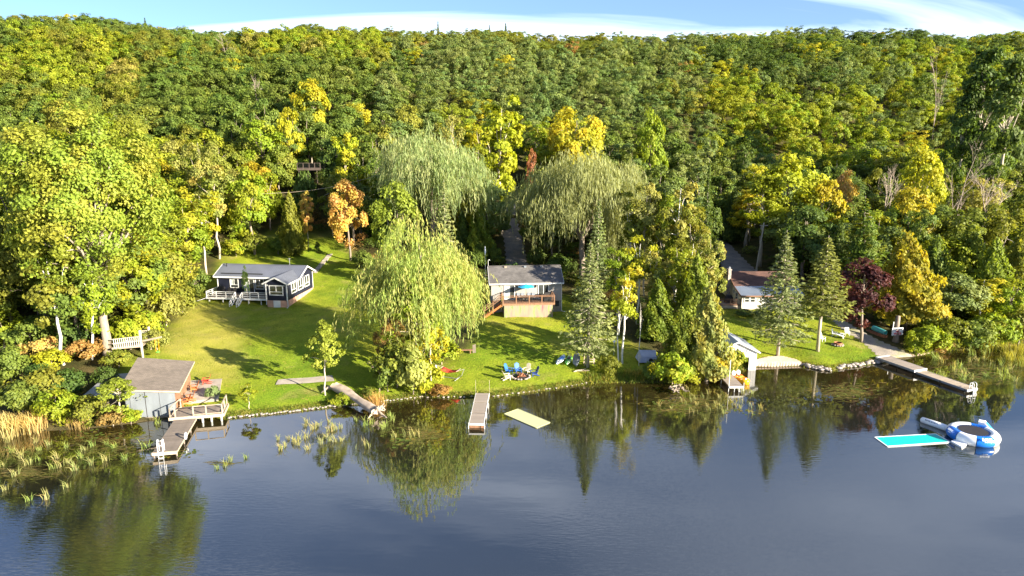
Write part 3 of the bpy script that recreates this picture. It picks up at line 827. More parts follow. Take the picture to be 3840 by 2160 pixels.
# farther up the hill the crowns run together: one mass, crowns set out on points
lod = []
for k in range(6):
    me_c, mb_c, H0, W0 = broad(13, 8.0, 3.2, 54, 62, 0.235, limbs=6, cr=(0.11, 0.17), shell=.70) if k < 3 else broad(15, 5.6, 4.4, 40, 66, 0.21, 'top', limbs=5, cr=(0.13, 0.20), shell=.62)
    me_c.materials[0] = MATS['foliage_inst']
    lod.append((bpy.data.objects.new('far_crown', me_c), W0, H0))
P_, SC_, RO_, ID_, T1, T2 = [], [], [], [], [], []
for (px_, py_) in spots[N_IND:]:
    sp, c = pick(px_, py_)
    k = random.randrange(3) if sp != 'aspen' else 3 + random.randrange(3)
    h = random.uniform(10.5, 13.5); w = (7.0 if k < 3 else 4.9) * random.uniform(0.8, 1.25)
    if py_ > 250: h = random.uniform(8.2, 9.8); w *= 0.95
    W0, H0 = lod[k][1:]
    P_.append((px_, py_, hz(px_, py_))); SC_.append((w / W0, w / W0, h / H0)); RO_.append((random.uniform(-.05, .05), random.uniform(-.05, .05), random.uniform(0, 6.28))); ID_.append(k)
    a, b2 = LEAF[c]; T1.append(jit(a, .16)); T2.append(jit(b2, .16))
me = bpy.data.meshes.new('hillside_forest'); me.from_pydata(P_, [], [])
for nm, dat in (('scl', SC_), ('rot', RO_), ('tint', T1), ('tint2', T2)):
    a_ = me.attributes.new(nm, 'FLOAT_VECTOR', 'POINT'); a_.data.foreach_set('vector', np.array(dat, np.float32).reshape(-1))
a_ = me.attributes.new('kind_id', 'INT', 'POINT'); a_.data.foreach_set('value', np.array(ID_, np.int32))
ff = link(bpy.data.objects.new('hillside_forest', me)); ff['kind'] = 'stuff'; ff['label'] = 'dense mixed woodland covering the upper hillside up to the ridge'; ff['category'] = 'forest'
gt = bpy.data.node_groups.new('set_out_trees', 'GeometryNodeTree')
gt.interface.new_socket('Geometry', in_out='INPUT', socket_type='NodeSocketGeometry'); gt.interface.new_socket('Geometry', in_out='OUTPUT', socket_type='NodeSocketGeometry')
gi, go, gj = gt.nodes.new('NodeGroupInput'), gt.nodes.new('NodeGroupOutput'), gt.nodes.new('GeometryNodeJoinGeometry')
def named(nm, ty):
    q = gt.nodes.new('GeometryNodeInputNamedAttribute'); q.data_type = ty; q.inputs['Name'].default_value = nm
    return q.outputs['Attribute']
for k, (ob, _, _) in enumerate(lod):
    cmp_ = gt.nodes.new('FunctionNodeCompare'); cmp_.data_type = 'INT'; cmp_.operation = 'EQUAL'
    si = [i_ for i_ in cmp_.inputs if i_.type == 'INT']; gt.links.new(named('kind_id', 'INT'), si[0]); si[1].default_value = k
    oi_ = gt.nodes.new('GeometryNodeObjectInfo'); oi_.inputs['Object'].default_value = ob; oi_.inputs['As Instance'].default_value = False
    ip = gt.nodes.new('GeometryNodeInstanceOnPoints')
    gt.links.new(gi.outputs[0], ip.inputs['Points']); gt.links.new(cmp_.outputs[0], ip.inputs['Selection']); gt.links.new(oi_.outputs['Geometry'], ip.inputs['Instance'])
    gt.links.new(named('rot', 'FLOAT_VECTOR'), ip.inputs['Rotation']); gt.links.new(named('scl', 'FLOAT_VECTOR'), ip.inputs['Scale'])
    gt.links.new(ip.outputs[0], gj.inputs[0])
gt.links.new(gj.outputs[0], go.inputs[0])
md_ = ff.modifiers.new('set_out_trees', 'NODES'); md_.node_group = gt

# lone conifers that stand above the ridge line
for k, (vx, top, w) in enumerate([(370, 42, 26), (640, 84, 18), (1103, 50, 22), (1232, 60, 20), (1272, 56, 30)]):
    px_tree('spruce', 3, 'pine_tree', ['dark pine tip poking above the ridge near the left cloud bank', 'small dark pine on the ridge at the dip left of centre',
            'thin ragged pine on the ridge, left of the two pointed tips', 'narrower of the two pointed conifers on the ridge at centre', 'broader of the two pointed conifers on the ridge at centre'][k],
            'tree', vx, top, w, 'dark', Y=278)

# ------------------------------------------------------------------ trees and shrubs one can tell apart
T_ = px_tree
# left shore
T_('cottonwood', 0, 'cottonwood_tree', 'huge yellow-green cottonwood with thick forked limbs above the wooden play platform', 'tree', 268, 262, 400, 'cotton', base=892, rz=1.0)
T_('cottonwood', 1, 'cottonwood_tree', 'yellow-green cottonwood at the far left edge beside the huge one', 'tree', 60, 345, 300, 'cotton', Y=84)
T_('cottonwood', 1, 'cottonwood_tree', 'leafy olive cottonwood behind the two white birches at left', 'tree', 150, 545, 220, 'olive', Y=84, rz=2.0)
T_('birch', 0, 'birch_tree', 'white birch with a leaning bare stem, nearest the left edge', 'tree', 162, 620, 120, 'olive', base=918, tx=112)
T_('birch', 1, 'birch_tree', 'straight white birch between the leaning birch and the play platform', 'tree', 233, 650, 90, 'lime', base=905, tx=236)
T_('oak', 1, 'oak_tree', 'tree with a thick grey trunk low at the left edge', 'tree', 44, 560, 170, 'olive', base=862)
T_('aspen', 0, 'aspen_tree', 'slim yellow aspen with a pale trunk at the left lawn edge', 'tree', 520, 470, 84, 'yellow', base=690)
T_('aspen', 1, 'aspen_tree', 'olive-yellow aspen beside the slim yellow one at the left lawn edge', 'tree', 478, 500, 110, 'lime', base=715)
T_('aspen', 2, 'aspen_tree', 'golden-brown aspen behind the left lawn, nearest the far trees', 'tree', 552, 412, 92, 'straw', base=652)
T_('aspen', 0, 'aspen_tree', 'olive aspen leaning over the left lawn hedge, in front of the yellow ones', 'tree', 430, 560, 110, 'olive', base=760)
T_('maple', 1, 'maple_tree', 'dense yellow-green maple at the foot of the cottonwood crown', 'tree', 350, 620, 150, 'lime', base=830)
# behind the dark blue house
T_('maple', 0, 'maple_tree', 'olive-yellow rounded maple standing behind the dark blue house roof', 'tree', 640, 420, 112, 'lime', base=640)
T_('maple', 1, 'maple_tree', 'golden maple left of the rounded one behind the dark blue house', 'tree', 590, 425, 80, 'straw', Y=130)
T_('cedar', 0, 'cedar_tree', 'light green slender cedar behind the chimney pipe of the dark blue house', 'tree', 738, 482, 66, 'olive', base=642)
T_('poplar', 0, 'poplar_tree', 'thin salmon-orange young tree beside the slender cedar', 'tree', 776, 478, 34, 'orange', base=625)
T_('maple', 0, 'maple_tree', 'orange-topped maple with green skirts at the bend of the stone path', 'tree', 882, 455, 96, 'orange', base=655)
T_('aspen', 2, 'aspen_tree', 'small yellow birch-like tree above the orange maple', 'tree', 868, 330, 58, 'yellow', Y=142)
T_('maple', 1, 'maple_tree', 'bright yellow-green maple left of the cabin deck on the slope', 'tree', 655, 300, 125, 'lime', Y=146)
T_('maple', 0, 'maple_tree', 'taller yellow maple directly above the cabin deck on the slope', 'tree', 785, 200, 95, 'yellow', Y=165)
T_('maple', 1, 'maple_tree', 'yellow-tipped maple between the bright one and the tall one', 'tree', 728, 268, 76, 'yellow', Y=152)
T_('oak', 0, 'oak_tree', 'orange-tinged bush-like tree left of the cabin deck', 'tree', 650, 410, 95, 'gold', Y=138)
T_('oak', 1, 'oak_tree', 'dark green tree right of the cabin deck', 'tree', 845, 345, 90, 'dark', Y=146)
T_('thin', 0, 'birch_tree', 'brownish thin-leaved tree above the left cottonwood shoulder', 'tree', 500, 330, 80, 'straw', Y=128)
# centre
T_('maple', 0, 'maple_tree', 'pale yellow maple rising behind the near willow', 'tree', 1000, 462, 130, 'cotton', Y=104)
T_('willow', 0, 'willow_tree', 'near weeping willow trailing over the lawn left of the beige cottage', 'tree', 1060, 542, 320, 'willow', base=905, rz=0.6)
T_('willow', 1, 'willow_tree', 'far weeping willow with a broad dome left of the gravel drive', 'tree', 1085, 330, 310, 'willowgrey', Y=120, rz=2.1)
T_('willow', 1, 'willow_tree', 'widest weeping willow, silvery, right of the gravel drive', 'tree', 1468, 378, 305, 'willowgrey', Y=112, rz=4.0)
T_('willow', 0, 'willow_tree', 'smaller silvery willow merging into the right flank of the widest one', 'tree', 1590, 410, 130, 'willowgrey', Y=114, rz=1.0)
T_('poplar', 0, 'poplar_tree', 'tall lemon-yellow poplar between the two far willows', 'tree', 1262, 236, 108, 'yellow', Y=136)
T_('spruce', 1, 'spruce_tree', 'grey-green spruce behind the right shoulder of the near willow', 'tree', 1118, 452, 110, 'spruce', Y=100)
T_('cedar', 1, 'cedar_tree', 'dark cedar left of the gravel drive, nearest the cottage', 'tree', 1205, 500, 72, 'cedar', base=662)
T_('cedar', 2, 'cedar_tree', 'darker cedar crowding the left side of the gravel drive', 'tree', 1224, 440, 56, 'dark', base=600)
T_('cedar', 0, 'cedar_tree', 'short cedar between the near willow and the drive cedars', 'tree', 1165, 530, 60, 'dark', base=660)
T_('oak', 2, 'oak_tree', 'dark green tree overhanging the right side of the gravel drive', 'tree', 1390, 500, 100, 'dark', base=668)
T_('maple', 1, 'maple_tree', 'red-leaved small maple peeping between the poplar and the wide willow', 'tree', 1338, 372, 34, 'red', Y=138)
T_('maple', 0, 'maple_tree', 'bright lime maple on the slope above the wide willow', 'tree', 1640, 278, 80, 'lime', Y=150)
T_('oak', 0, 'oak_tree', 'wide yellow-leaved tree on the slope right of the lemon poplar', 'tree', 1450, 275, 140, 'yellow', Y=152)
T_('thin', 1, 'birch_tree', 'tan thin-leaved birch on the slope left of the lemon poplar', 'tree', 1130, 262, 74, 'straw', Y=150)
T_('sapling', 0, 'poplar_tree', 'yellow leafy poplar in front of the near willow', 'tree', 1050, 690, 165, 'lime', base=950)
T_('sapling', 1, 'poplar_tree', 'lower yellow poplar beside the red hammock', 'tree', 1085, 780, 100, 'yellow', base=958)
T_('thin', 0, 'shrub_tree', 'half-bare pinkish shrub tree at the left foot of the near willow', 'tree', 982, 785, 80, 'rust', base=955)
T_('dead', 0, 'bare_tree', 'grey leafless thicket branch poking out over the shore below the near willow', 'tree', 955, 890, 70, 'straw', base=985)
# right of the beige cottage
T_('spruce', 0, 'spruce_tree', 'silvery spruce beside the beached boats, right of the beige cottage', 'tree', 1478, 605, 180, 'spruce', base=925)
T_('spruce', 1, 'spruce_tree', 'taller spruce behind the silvery one right of the beige cottage', 'tree', 1506, 500, 100, 'spruce', Y=100)
for k, (vx, top, w, c, Yp, lab) in enumerate([
    (1592, 470, 84, 'olive', 104, 'olive thin-leaved tree at the right flank of the widest willow'), (1632, 425, 92, 'straw', 103, 'tallest straw-coloured tree right of the widest willow'),
    (1672, 450, 88, 'lime', 102, 'lime thin-leaved tree right of the tallest straw-coloured one'), (1712, 440, 92, 'straw', 100, 'straw tree left of the narrow spruce spire'),
    (1748, 490, 84, 'olive', 99, 'olive tree just left of the narrow spruce spire'), (1560, 600, 90, 'lime', 90, 'lime leafy tree behind the yellow twin-stemmed birch'),
    (1610, 590, 88, 'yellow', 89, 'yellow thin-leaved tree above the covered trailer'), (1655, 610, 90, 'straw', 88, 'straw tree above the blue tarpaulin'),
    (1700, 600, 92, 'lime', 87, 'lime tree behind the leaning cedar'), (1742, 590, 88, 'olive', 90, 'olive tree behind the golden-olive cedar'), (1785, 580, 80, 'straw', 92, 'straw tree left of the white house')]):
    T_('thin' if k % 3 else 'birch', k % 2, 'birch_tree', lab, 'tree', vx, top, w, c, Y=Yp)
T_('spruce', 3, 'spruce_tree', 'narrow dark spruce spire above the right drive', 'tree', 1782, 400, 62, 'dark', Y=108)
T_('birch', 0, 'birch_tree', 'yellow-leaved birch with twin white stems on the bank by the boats', 'tree', 1565, 665, 84, 'yellow', base=915)
T_('snag', 0, 'dead_birch', 'white bare birch stem forking above the yellow birch leaves', 'tree', 1556, 640, 34, 'straw', base=912, tx=1562)
T_('snag', 1, 'dead_birch', 'branchless white birch pole, right of the twin-stemmed birch', 'tree', 1607, 738, 10, 'straw', base=921)
T_('cedar', 1, 'cedar_tree', 'green cedar leaning over the driftwood bank', 'tree', 1706, 770, 100, 'cedar', base=940)
T_('cedar', 0, 'cedar_tree', 'tall olive cedar behind the white boathouse', 'tree', 1752, 640, 112, 'cedar', Y=84)
T_('cedar', 2, 'cedar_tree', 'golden-olive cedar hiding the left half of the white boathouse', 'tree', 1772, 715, 130, 'pine', base=945)
T_('cedar', 2, 'cedar_tree', 'olive-gold cedar on the bank right of the blue tarpaulin', 'tree', 1655, 700, 96, 'cedar', Y=84)
# right lawn and beyond
T_('spruce', 0, 'spruce_tree', 'silver spruce with a clear white trunk in front of the white house', 'tree', 1956, 578, 190, 'spruce', base=896, tx=1980)
T_('spruce', 2, 'pine_tree', 'brownish-green pine on a clear trunk, between silver spruce and purple maple', 'tree', 2056, 592, 185, 'pine', base=884, tx=2085)
T_('maple', 0, 'maple_tree', 'dark purple maple on the right lawn', 'tree', 2166, 655, 142, 'purple', base=860, tx=2180)
T_('spruce', 1, 'spruce_tree', 'blue-green spruce behind the purple maple', 'tree', 2165, 492, 190, 'cedar', base=770, tx=2178)
T_('cedar', 3, 'cedar_tree', 'golden-yellow cedar above the no wake sign', 'tree', 2275, 585, 165, 'cedargold', base=832, tx=2284)
T_('cedar', 1, 'cedar_tree', 'mid-green cedar right of the golden cedar', 'tree', 2352, 590, 110, 'green', Y=98)
T_('cedar', 2, 'cedar_tree', 'green cedar mass second from the right edge', 'tree', 2440, 560, 130, 'cedar', Y=100)
T_('cedar', 0, 'cedar_tree', 'bright green cedar at the right edge above the reeds', 'tree', 2500, 600, 120, 'cedar', Y=94)
T_('cedar', 1, 'cedar_tree', 'olive cedar cut off by the right edge of the picture', 'tree', 2572, 560, 120, 'olive', Y=96)
T_('oak', 2, 'oak_tree', 'grey-green leafy tree low on the right shore', 'tree', 2390, 690, 130, 'grey', Y=91)
T_('birch', 1, 'birch_tree', 'yellow birch with a slanting pale stem at the right shore', 'tree', 2470, 690, 90, 'yellow', Y=90)
T_('maple', 1, 'maple_tree', 'lime-yellow shrub-like maple at the right edge of the shore', 'tree', 2545, 700, 110, 'lime', Y=90)
T_('pine', 0, 'larch_tree', 'yellow-green larch beside the right drive', 'tree', 1925, 430, 120, 'lime', Y=122)
T_('pine', 0, 'larch_tree', 'golden larch left of the yellow maples above the white house', 'tree', 1880, 470, 100, 'yellow', Y=134)
T_('maple', 0, 'maple_tree', 'large yellow maple above the silver spruce', 'tree', 1985, 388, 165, 'yellow', Y=124)
T_('maple', 1, 'maple_tree', 'golden maple right of the large yellow maple', 'tree', 2070, 450, 110, 'gold', Y=120)
T_('maple', 0, 'maple_tree', 'orange maple above the blue-green spruce', 'tree', 2120, 430, 70, 'orange', Y=130)
T_('maple', 1, 'maple_tree', 'orange-gold maple right of the blue-green spruce', 'tree', 2290, 470, 120, 'gold', Y=110)
T_('maple', 0, 'maple_tree', 'tall yellow maple between the orange-gold maple and the bare trees', 'tree', 2325, 370, 120, 'yellow', Y=124)
T_('dead', 0, 'bare_tree', 'pale leafless tree among yellow maples, left of the pair', 'tree', 2235, 385, 110, 'straw', Y=122)
T_('dead', 1, 'bare_tree', 'pale leafless tree, left one of the pair near the right edge', 'tree', 2415, 375, 120, 'straw', Y=118)
T_('dead', 0, 'bare_tree', 'wider leafless tree, right one of the pair near the right edge', 'tree', 2505, 400, 140, 'straw', Y=116)
T_('thin', 1, 'birch_tree', 'tan half-bare tree behind the leafless pair', 'tree', 2480, 420, 130, 'straw', Y=122)
T_('dead', 1, 'bare_tree', 'grey leafless tree high on the slope at upper left', 'tree', 572, 95, 60, 'straw', Y=215)
T_('dead', 0, 'bare_tree', 'small pale dead tree in the dark hollow left of the yellow maples', 'tree', 648, 172, 36, 'straw', Y=182)
T_('dead', 1, 'bare_tree', 'grey leafless tree high on the slope at upper right', 'tree', 2365, 130, 50, 'straw', Y=190)
for k, (vx, top, w, Yp) in enumerate([(2490, 95, 130, 150), (2555, 120, 120, 142), (2440, 180, 90, 150)]):
    T_('pine', 0, 'pine_tree', ['tall white pine with layered boughs at upper right', 'white pine cut off by the upper right edge', 'shorter white pine left of the layered one'][k], 'tree', vx, top, w, 'dark', Y=Yp)
T_('oak', 1, 'oak_tree', 'dark tree in the shade behind the white house roof', 'tree', 2030, 520, 130, 'dark', Y=112)
T_('cedar', 1, 'cedar_tree', 'dark cedar right of the white house', 'tree', 2110, 560, 90, 'dark', Y=104)
T_('cedar', 2, 'cedar_tree', 'dark green cedar at the top of the right drive', 'tree', 1845, 470, 70, 'dark', Y=138)
T_('oak', 0, 'oak_tree', 'dark tree at the inner bend of the right drive', 'tree', 1770, 500, 80, 'dark', Y=112)
T_('shrub', 1, 'shrub', 'dark shrub on the slope just below the cabin deck', 'shrub', 770, 432, 70, 'dark', Y=137)
# lawn
T_('sapling', 0, 'young_tree', 'young lime tree with a thin bare stem alone on the left lawn', 'tree', 819, 797, 108, 'cotton', base=995, tx=815)
T_('sapling', 1, 'young_tree', 'spindly young tree in front of the dark blue house deck', 'tree', 625, 660, 22, 'dark', base=768, tx=612)
T_('sapling', 1, 'young_tree', 'small sapling on the left lawn by the shore stones', 'tree', 627, 962, 55, 'lime', base=1030)
T_('sapling', 0, 'young_tree', 'yellow-pink young tree in front of the grey boathouse doors', 'tree', 305, 945, 130, 'cotton', base=1062)

# shrubs: (vx, top, width, colour, base or Y, label)
SHRUBS = [
 (108, 850, 90, 'orange', 905, 'orange shrub at the foot of the leaning birch'), (215, 855, 95, 'rust', 905, 'rust-brown shrub left of the play platform'),
 (135, 880, 90, 'yellow', 935, 'yellow shrub under the leaning birch'), (30, 880, 110, 'green', 960, 'green shrub at the left edge above the cattails'),
 (100, 930, 120, 'olive', 1010, 'olive shrub left of the yellow-pink young tree'), (180, 930, 100, 'dark', 1000, 'dark green shrub beside the grey annex'),
 (60, 960, 110, 'green', 1040, 'green shrub just behind the cattails'), (150, 990, 100, 'lime', 1065, 'lime shrub on the shore right of the cattails'),
 (225, 1000, 90, 'olive', 1068, 'olive shrub on the shore by the annex'), (285, 1025, 80, 'rust', 1072, 'brownish low shrub under the yellow-pink young tree'),
 (330, 1030, 60, 'lime', 1068, 'lime low shrub at the corner of the grey doors'), (270, 930, 70, 'dark', 980, 'dark shrub left of the annex roof'),
 (375, 780, 110, 'lime', 860, 'lime hedge shrub at the upper left lawn edge'), (420, 740, 100, 'straw', 820, 'straw-coloured hedge shrub along the left lawn edge'),
 (460, 710, 90, 'olive', 785, 'olive hedge shrub along the left lawn edge'), (495, 680, 70, 'green', 745, 'green hedge shrub where the lawn meets the house shade'),
 (330, 800, 90, 'lime', 880, 'lime shrub behind the play platform'), (395, 830, 70, 'straw', 880, 'straw-coloured low shrub beside the swing beam'),
 (300, 880, 80, 'olive', 925, 'olive low shrub under the play platform'), (10, 790, 120, 'lime', 880, 'lime shrub cut off by the left edge'),
 (80, 800, 110, 'green', 880, 'green shrub between the grey trunk and the leaning birch'), (190, 800, 90, 'dark', 880, 'dark shrub between the two white birches'),
 (1000, 855, 110, 'olive', 975, 'olive shrub at the left foot of the near willow'), (1040, 880, 100, 'straw', 992, 'straw shrub on the shore below the near willow'),
 (1070, 905, 80, 'yellow', 996, 'yellow shrub on the shore near the hammock'), (975, 900, 80, 'green', 985, 'green shrub behind the driftwood log'),
 (1105, 968, 60, 'rust', 999, 'low rust shrub on the shore below the hammock'), (1110, 860, 90, 'lime', 918, 'lime shrub behind the hammock'),
 (860, 990, 60, 'lime', 1020, 'lime shrub under the driftwood log'), (930, 975, 50, 'olive', 1005, 'olive shrub right of the driftwood log'),
 (1690, 890, 110, 'lime', 975, 'lime shrub leaning over the water by the roots'), (1640, 915, 60, 'green', 955, 'green shrub on the bank left of the leaning cedar'),
 (1790, 890, 90, 'gold', 955, 'golden shrub under the golden-olive cedar'), (1850, 880, 60, 'lime', 928, 'lime shrub in front of the boathouse door'),
 (1740, 920, 70, 'yellow', 965, 'yellow shrub between the leaning trunks'), (1830, 920, 30, 'olive', 945, 'small olive shrub by the boathouse dock'),
 (2300, 835, 60, 'lime', 892, 'lime shrub right of the no wake sign'), (2330, 820, 100, 'lime', 885, 'bright lime shrub on the right shore'),
 (2390, 800, 100, 'olive', 880, 'olive shrub on the right shore with a rusty neighbour'), (2365, 850, 60, 'rust', 884, 'rusty small shrub on the right shore'),
 (2440, 800, 110, 'green', 875, 'green shrub behind the right reeds'), (2500, 790, 110, 'lime', 872, 'lime shrub behind the right reeds'),
 (2560, 780, 100, 'olive', 868, 'olive shrub cut off by the right edge'), (1872, 780, 50, 'dark', 795, 'dark low shrub against the white house wall, left one'),
 (1915, 783, 50, 'green', 797, 'green low shrub against the white house wall, right one'), (1195, 630, 60, 'green', 680, 'green shrub left of the beige cottage roof'),
 (1240, 610, 40, 'green', 665, 'green shrub at the left edge of the gravel drive'), (1350, 625, 60, 'dark', 675, 'dark shrub right of the gravel drive'),
 (1400, 640, 70, 'dark', 690, 'dark shrub behind the right end of the beige cottage'), (640, 590, 70, 'olive', 640, 'olive shrub on the far side of the dark blue house'),
 (700, 600, 60, 'green', 640, 'green shrub behind the dark blue house ridge'), (800, 610, 16, 'dark', 635, 'small round dark bush beside the stone path'),
 (595, 600, 70, 'lime', 645, 'lime shrub behind the left roof end of the dark blue house'), (536, 972, 38, 'spruce', 1003, 'clipped dry bush on the concrete slab'),
 (915, 630, 60, 'green', 680, 'green shrub between the orange maple and near willow'), (1530, 900, 60, 'olive', 945, 'olive shrub on the bank below the twin birch'),
 (2215, 775, 40, 'dark', 812, 'dark shrub behind the turquoise pipe'),
]
for k, (vx, top, w, c, base, lab) in enumerate(SHRUBS):
    T_('shrub', k % 4, 'shrub', lab, 'shrub', vx, top, w, c, base=base)
# thicket that runs together under the trees
VV, RN, TN = [], [], []
sh_me = PROTO[('shrub', 0)][0]
n_ = len(sh_me.polygons); co = np.empty(n_ * 12, np.float32); sh_me.vertices.foreach_get('co', co); co = co.reshape(-1, 4, 3)[::4]
def thicket(x, y, sc, c):
    P = co * sc * np.array([1, 1, random.uniform(.6, 1.0)]); an = random.uniform(0, 6.28)
    P = np.stack([P[..., 0] * math.cos(an) - P[..., 1] * math.sin(an) + x, P[..., 0] * math.sin(an) + P[..., 1] * math.cos(an) + y, P[..., 2] + hz(x, y)], -1)
    VV.append(P); RN.append(rng.random(len(P))); TN.append(np.tile(np.array(jit(LEAF[c][0], .2)), (len(P), 1)))
for _ in range(900):
    x, y = random.uniform(-85, 100), random.uniform(60, 150)
    s_ = y - yshore(x)
    if s_ < 1.2 or clear(x, y): continue
    if -47 < x < 50 and y < 97 and not (-8 < x + 0 < -60): 
        if not (12 < x < 27 and s_ > 6): continue
    if -44.5 < x < -29 and y < 107: continue
    if -4 < x < 9 and y < 108: continue
    if 27 < x < 50 and y < 112: continue
    thicket(x, y, random.uniform(0.7, 1.3), random.choice(['green', 'dark', 'olive', 'dark', 'lime', 'rust', 'straw']))
me = quad_mesh('undergrowth', np.concatenate(VV), 'foliage_far', {'leaf_tone': np.concatenate(RN)}, np.concatenate(TN))
ug = link(bpy.data.objects.new('undergrowth', me)); ug['kind'] = 'stuff'; ug['label'] = 'low leafy undergrowth below the trees'; ug['category'] = 'undergrowth'

# ------------------------------------------------------------------ buildings
def window(par, o, u, n, w, h, vs=(), hs=(), fw=0.09, pane='glass_dark', frame='white_paint', name='window', proud=0.05, split=None):
    """frame bars standing proud of a wall; o = lower left corner, u along the wall, n outward; vs/hs = bar positions 0..1; split: vertical bar only above that height"""
    o, u, n = Vector(o), Vector(u), Vector(n); up = Vector((0, 0, 1))
    P = lambda a, b_, c: o + u * a + up * b_ + n * c
    mb = MB()
    for a0, b0, a1, b1 in ((0, 0, w, 0), (0, h, w, h), (0, 0, 0, h), (w, 0, w, h)):
        mb.bar(P(a0 - (fw / 2 if b0 == b1 else 0), b0, proud), P(a1 + (fw / 2 if b0 == b1 else 0), b1, proud), fw if b0 != b1 else 0.09, 0.09 if b0 != b1 else fw)
    for v in vs: mb.bar(P(v * w, (split or 0) * h, proud + .005), P(v * w, h, proud + .005), fw * .7, 0.07)
    for v in hs: mb.bar(P(0, v * h, proud + .008), P(w, v * h, proud + .008), 0.07, fw * .7)
    f = mb.build(name, frame, par)
    cs = [0] + list(vs) + [1]; rs = [0] + list(hs) + [1]
    for i in range(len(rs) - 1):
        cc = cs if (split is None or rs[i] >= split - 0.01) else [0, 1]
        for j in range(len(cc) - 1):
            a0, a1, b0, b1 = cc[j] * w + .03, cc[j + 1] * w - .03, rs[i] * h + .03, rs[i + 1] * h - .03
            m2 = MB(); m2.add([P(a0, b0, .03), P(a1, b0, .03), P(a1, b1, .03), P(a0, b1, .03), P(a0, b0, .012), P(a1, b0, .012), P(a1, b1, .012), P(a0, b1, .012)],
                              [(0, 1, 2, 3), (7, 6, 5, 4), (0, 4, 5, 1), (1, 5, 6, 2), (2, 6, 7, 3), (3, 7, 4, 0)])
            m2.build('pane', pane if isinstance(pane, str) else pane[(i + j) % len(pane)], f)
    return f
def lap_wall(mb, x0, x1, y, z0, z1, n=-1, pitch=0.13):
    """lapped boards as relief on a wall facing n*y"""
    z = z0
    while z < z1 - 0.02:
        zt = min(z + pitch, z1)
        mb.add([(x0, y + n * 0.03, z), (x1, y + n * 0.03, z), (x1, y, zt), (x0, y, zt), (x0, y - n * .02, z), (x1, y - n * .02, z)], [(0, 1, 2, 3), (0, 4, 5, 1)])
        z += pitch
def lap_side(mb, y0, y1, x, z0, ztop, n=1, pitch=0.13):
    z = z0; zmax = max(ztop(y0 + (y1 - y0) * t / 20) for t in range(21))
    while z < zmax - 0.05:
        ys_ = [y0 + (y1 - y0) * t / 60 for t in range(61) if ztop(y0 + (y1 - y0) * t / 60) > z + pitch * .9]
        if len(ys_) > 1:
            a, c = ys_[0], ys_[-1]
            mb.add([(x + n * 0.03, a, z), (x + n * 0.03, c, z), (x, c, z + pitch), (x, a, z + pitch)], [(0, 1, 2, 3)])
        z += pitch
def ribs(mb, p0, p1, up_vec, n):
    """standing seams up a roof plane"""
    p0, p1, uv = Vector(p0), Vector(p1), Vector(up_vec)
    for i in range(n):
        a = p0.lerp(p1, (i + .5) / n); mb.bar(a, a + uv, 0.05, 0.05)
def rails(par, pts, z0, h, mat, posts=0.09, rails_z=(1.0,), rail=(0.09, 0.05), bal=None, bal_mat=None, post_name='post'):
    """railing along points (x,y); each post and rail a part, balusters joined per bay when very thin"""
    for i, p in enumerate(pts):
        MB().box(p[0] - posts / 2, p[1] - posts / 2, z0 - 0.1, p[0] + posts / 2, p[1] + posts / 2, z0 + h).build(post_name, mat, par)
    for a, c in zip(pts[:-1], pts[1:]):
        for rz_ in rails_z:
            MB().bar((a[0], a[1], z0 + h * rz_), (c[0], c[1], z0 + h * rz_), rail[0], rail[1]).build('rail', mat, par)
        if bal:
            mb = MB(); L = math.hypot(c[0] - a[0], c[1] - a[1]); n = max(1, int(L / bal))
            for k in range(1, n):
                t = k / n; x, y = a[0] + (c[0] - a[0]) * t, a[1] + (c[1] - a[1]) * t
                mb.box(x - .012, y - .012, z0 + .06, x + .012, y + .012, z0 + h - .04)
            mb.build('baluster_row', bal_mat or mat, par)
def planks(par, x0, x1, y0, y1, z, w, mat, along='x', t=0.04, gap=0.012, name='plank'):
    """boards laid side by side; each its own piece sharing one mesh"""
    if along == 'x':
        n = max(1, round((y1 - y0) / w)); w = (y1 - y0) / n
        me = MB().box(0, gap / 2, -t, x1 - x0, w - gap / 2, 0).mesh(name, mat)
        for k in range(n): inst(name, me, par, (x0 + random.uniform(-.015, .015), y0 + k * w, z + random.uniform(-.004, .004)))
    else:
        n = max(1, round((x1 - x0) / w)); w = (x1 - x0) / n
        me = MB().box(gap / 2, 0, -t, w - gap / 2, y1 - y0, 0).mesh(name, mat)
        for k in range(n): inst(name, me, par, (x0 + k * w, y0 + random.uniform(-.015, .015), z + random.uniform(-.004, .004)))
def gable_roof(par, x0, x1, yf, yr, yb, ze, zr, mat, t=0.1, seams=0, fascia='white_paint', name='roof'):
    mb = MB()
    mb.slab([(x0, yf, ze), (x1, yf, ze), (x1, yr, zr), (x0, yr, zr)], t)
    mb.slab([(x0, yr, zr), (x1, yr, zr), (x1, yb, ze), (x0, yb, ze)], t)
    if seams:
        ribs(mb, (x0, yf, ze + .02), (x1, yf, ze + .02), (0, yr - yf, zr - ze), seams)
    mb.bar((x0, yr, zr + .03), (x1, yr, zr + .03), 0.25, 0.05)
    r = mb.build(name, mat, par)
    if fascia:
        MB().box(x0, yf - .03, ze - t - .10, x1, yf - .002, ze + .015).build('fascia', fascia, r)
        for xx, s_ in ((x0, -1), (x1, 1)):
            for (ya, za, yb_, zb) in ((yf, ze, yr, zr), (yr, zr, yb, ze)):
                MB().bar((xx + s_ * .02, ya, za - .07), (xx + s_ * .02, yb_, zb - .07), 0.035, 0.2).build('rake_board', fascia, r)
    return r

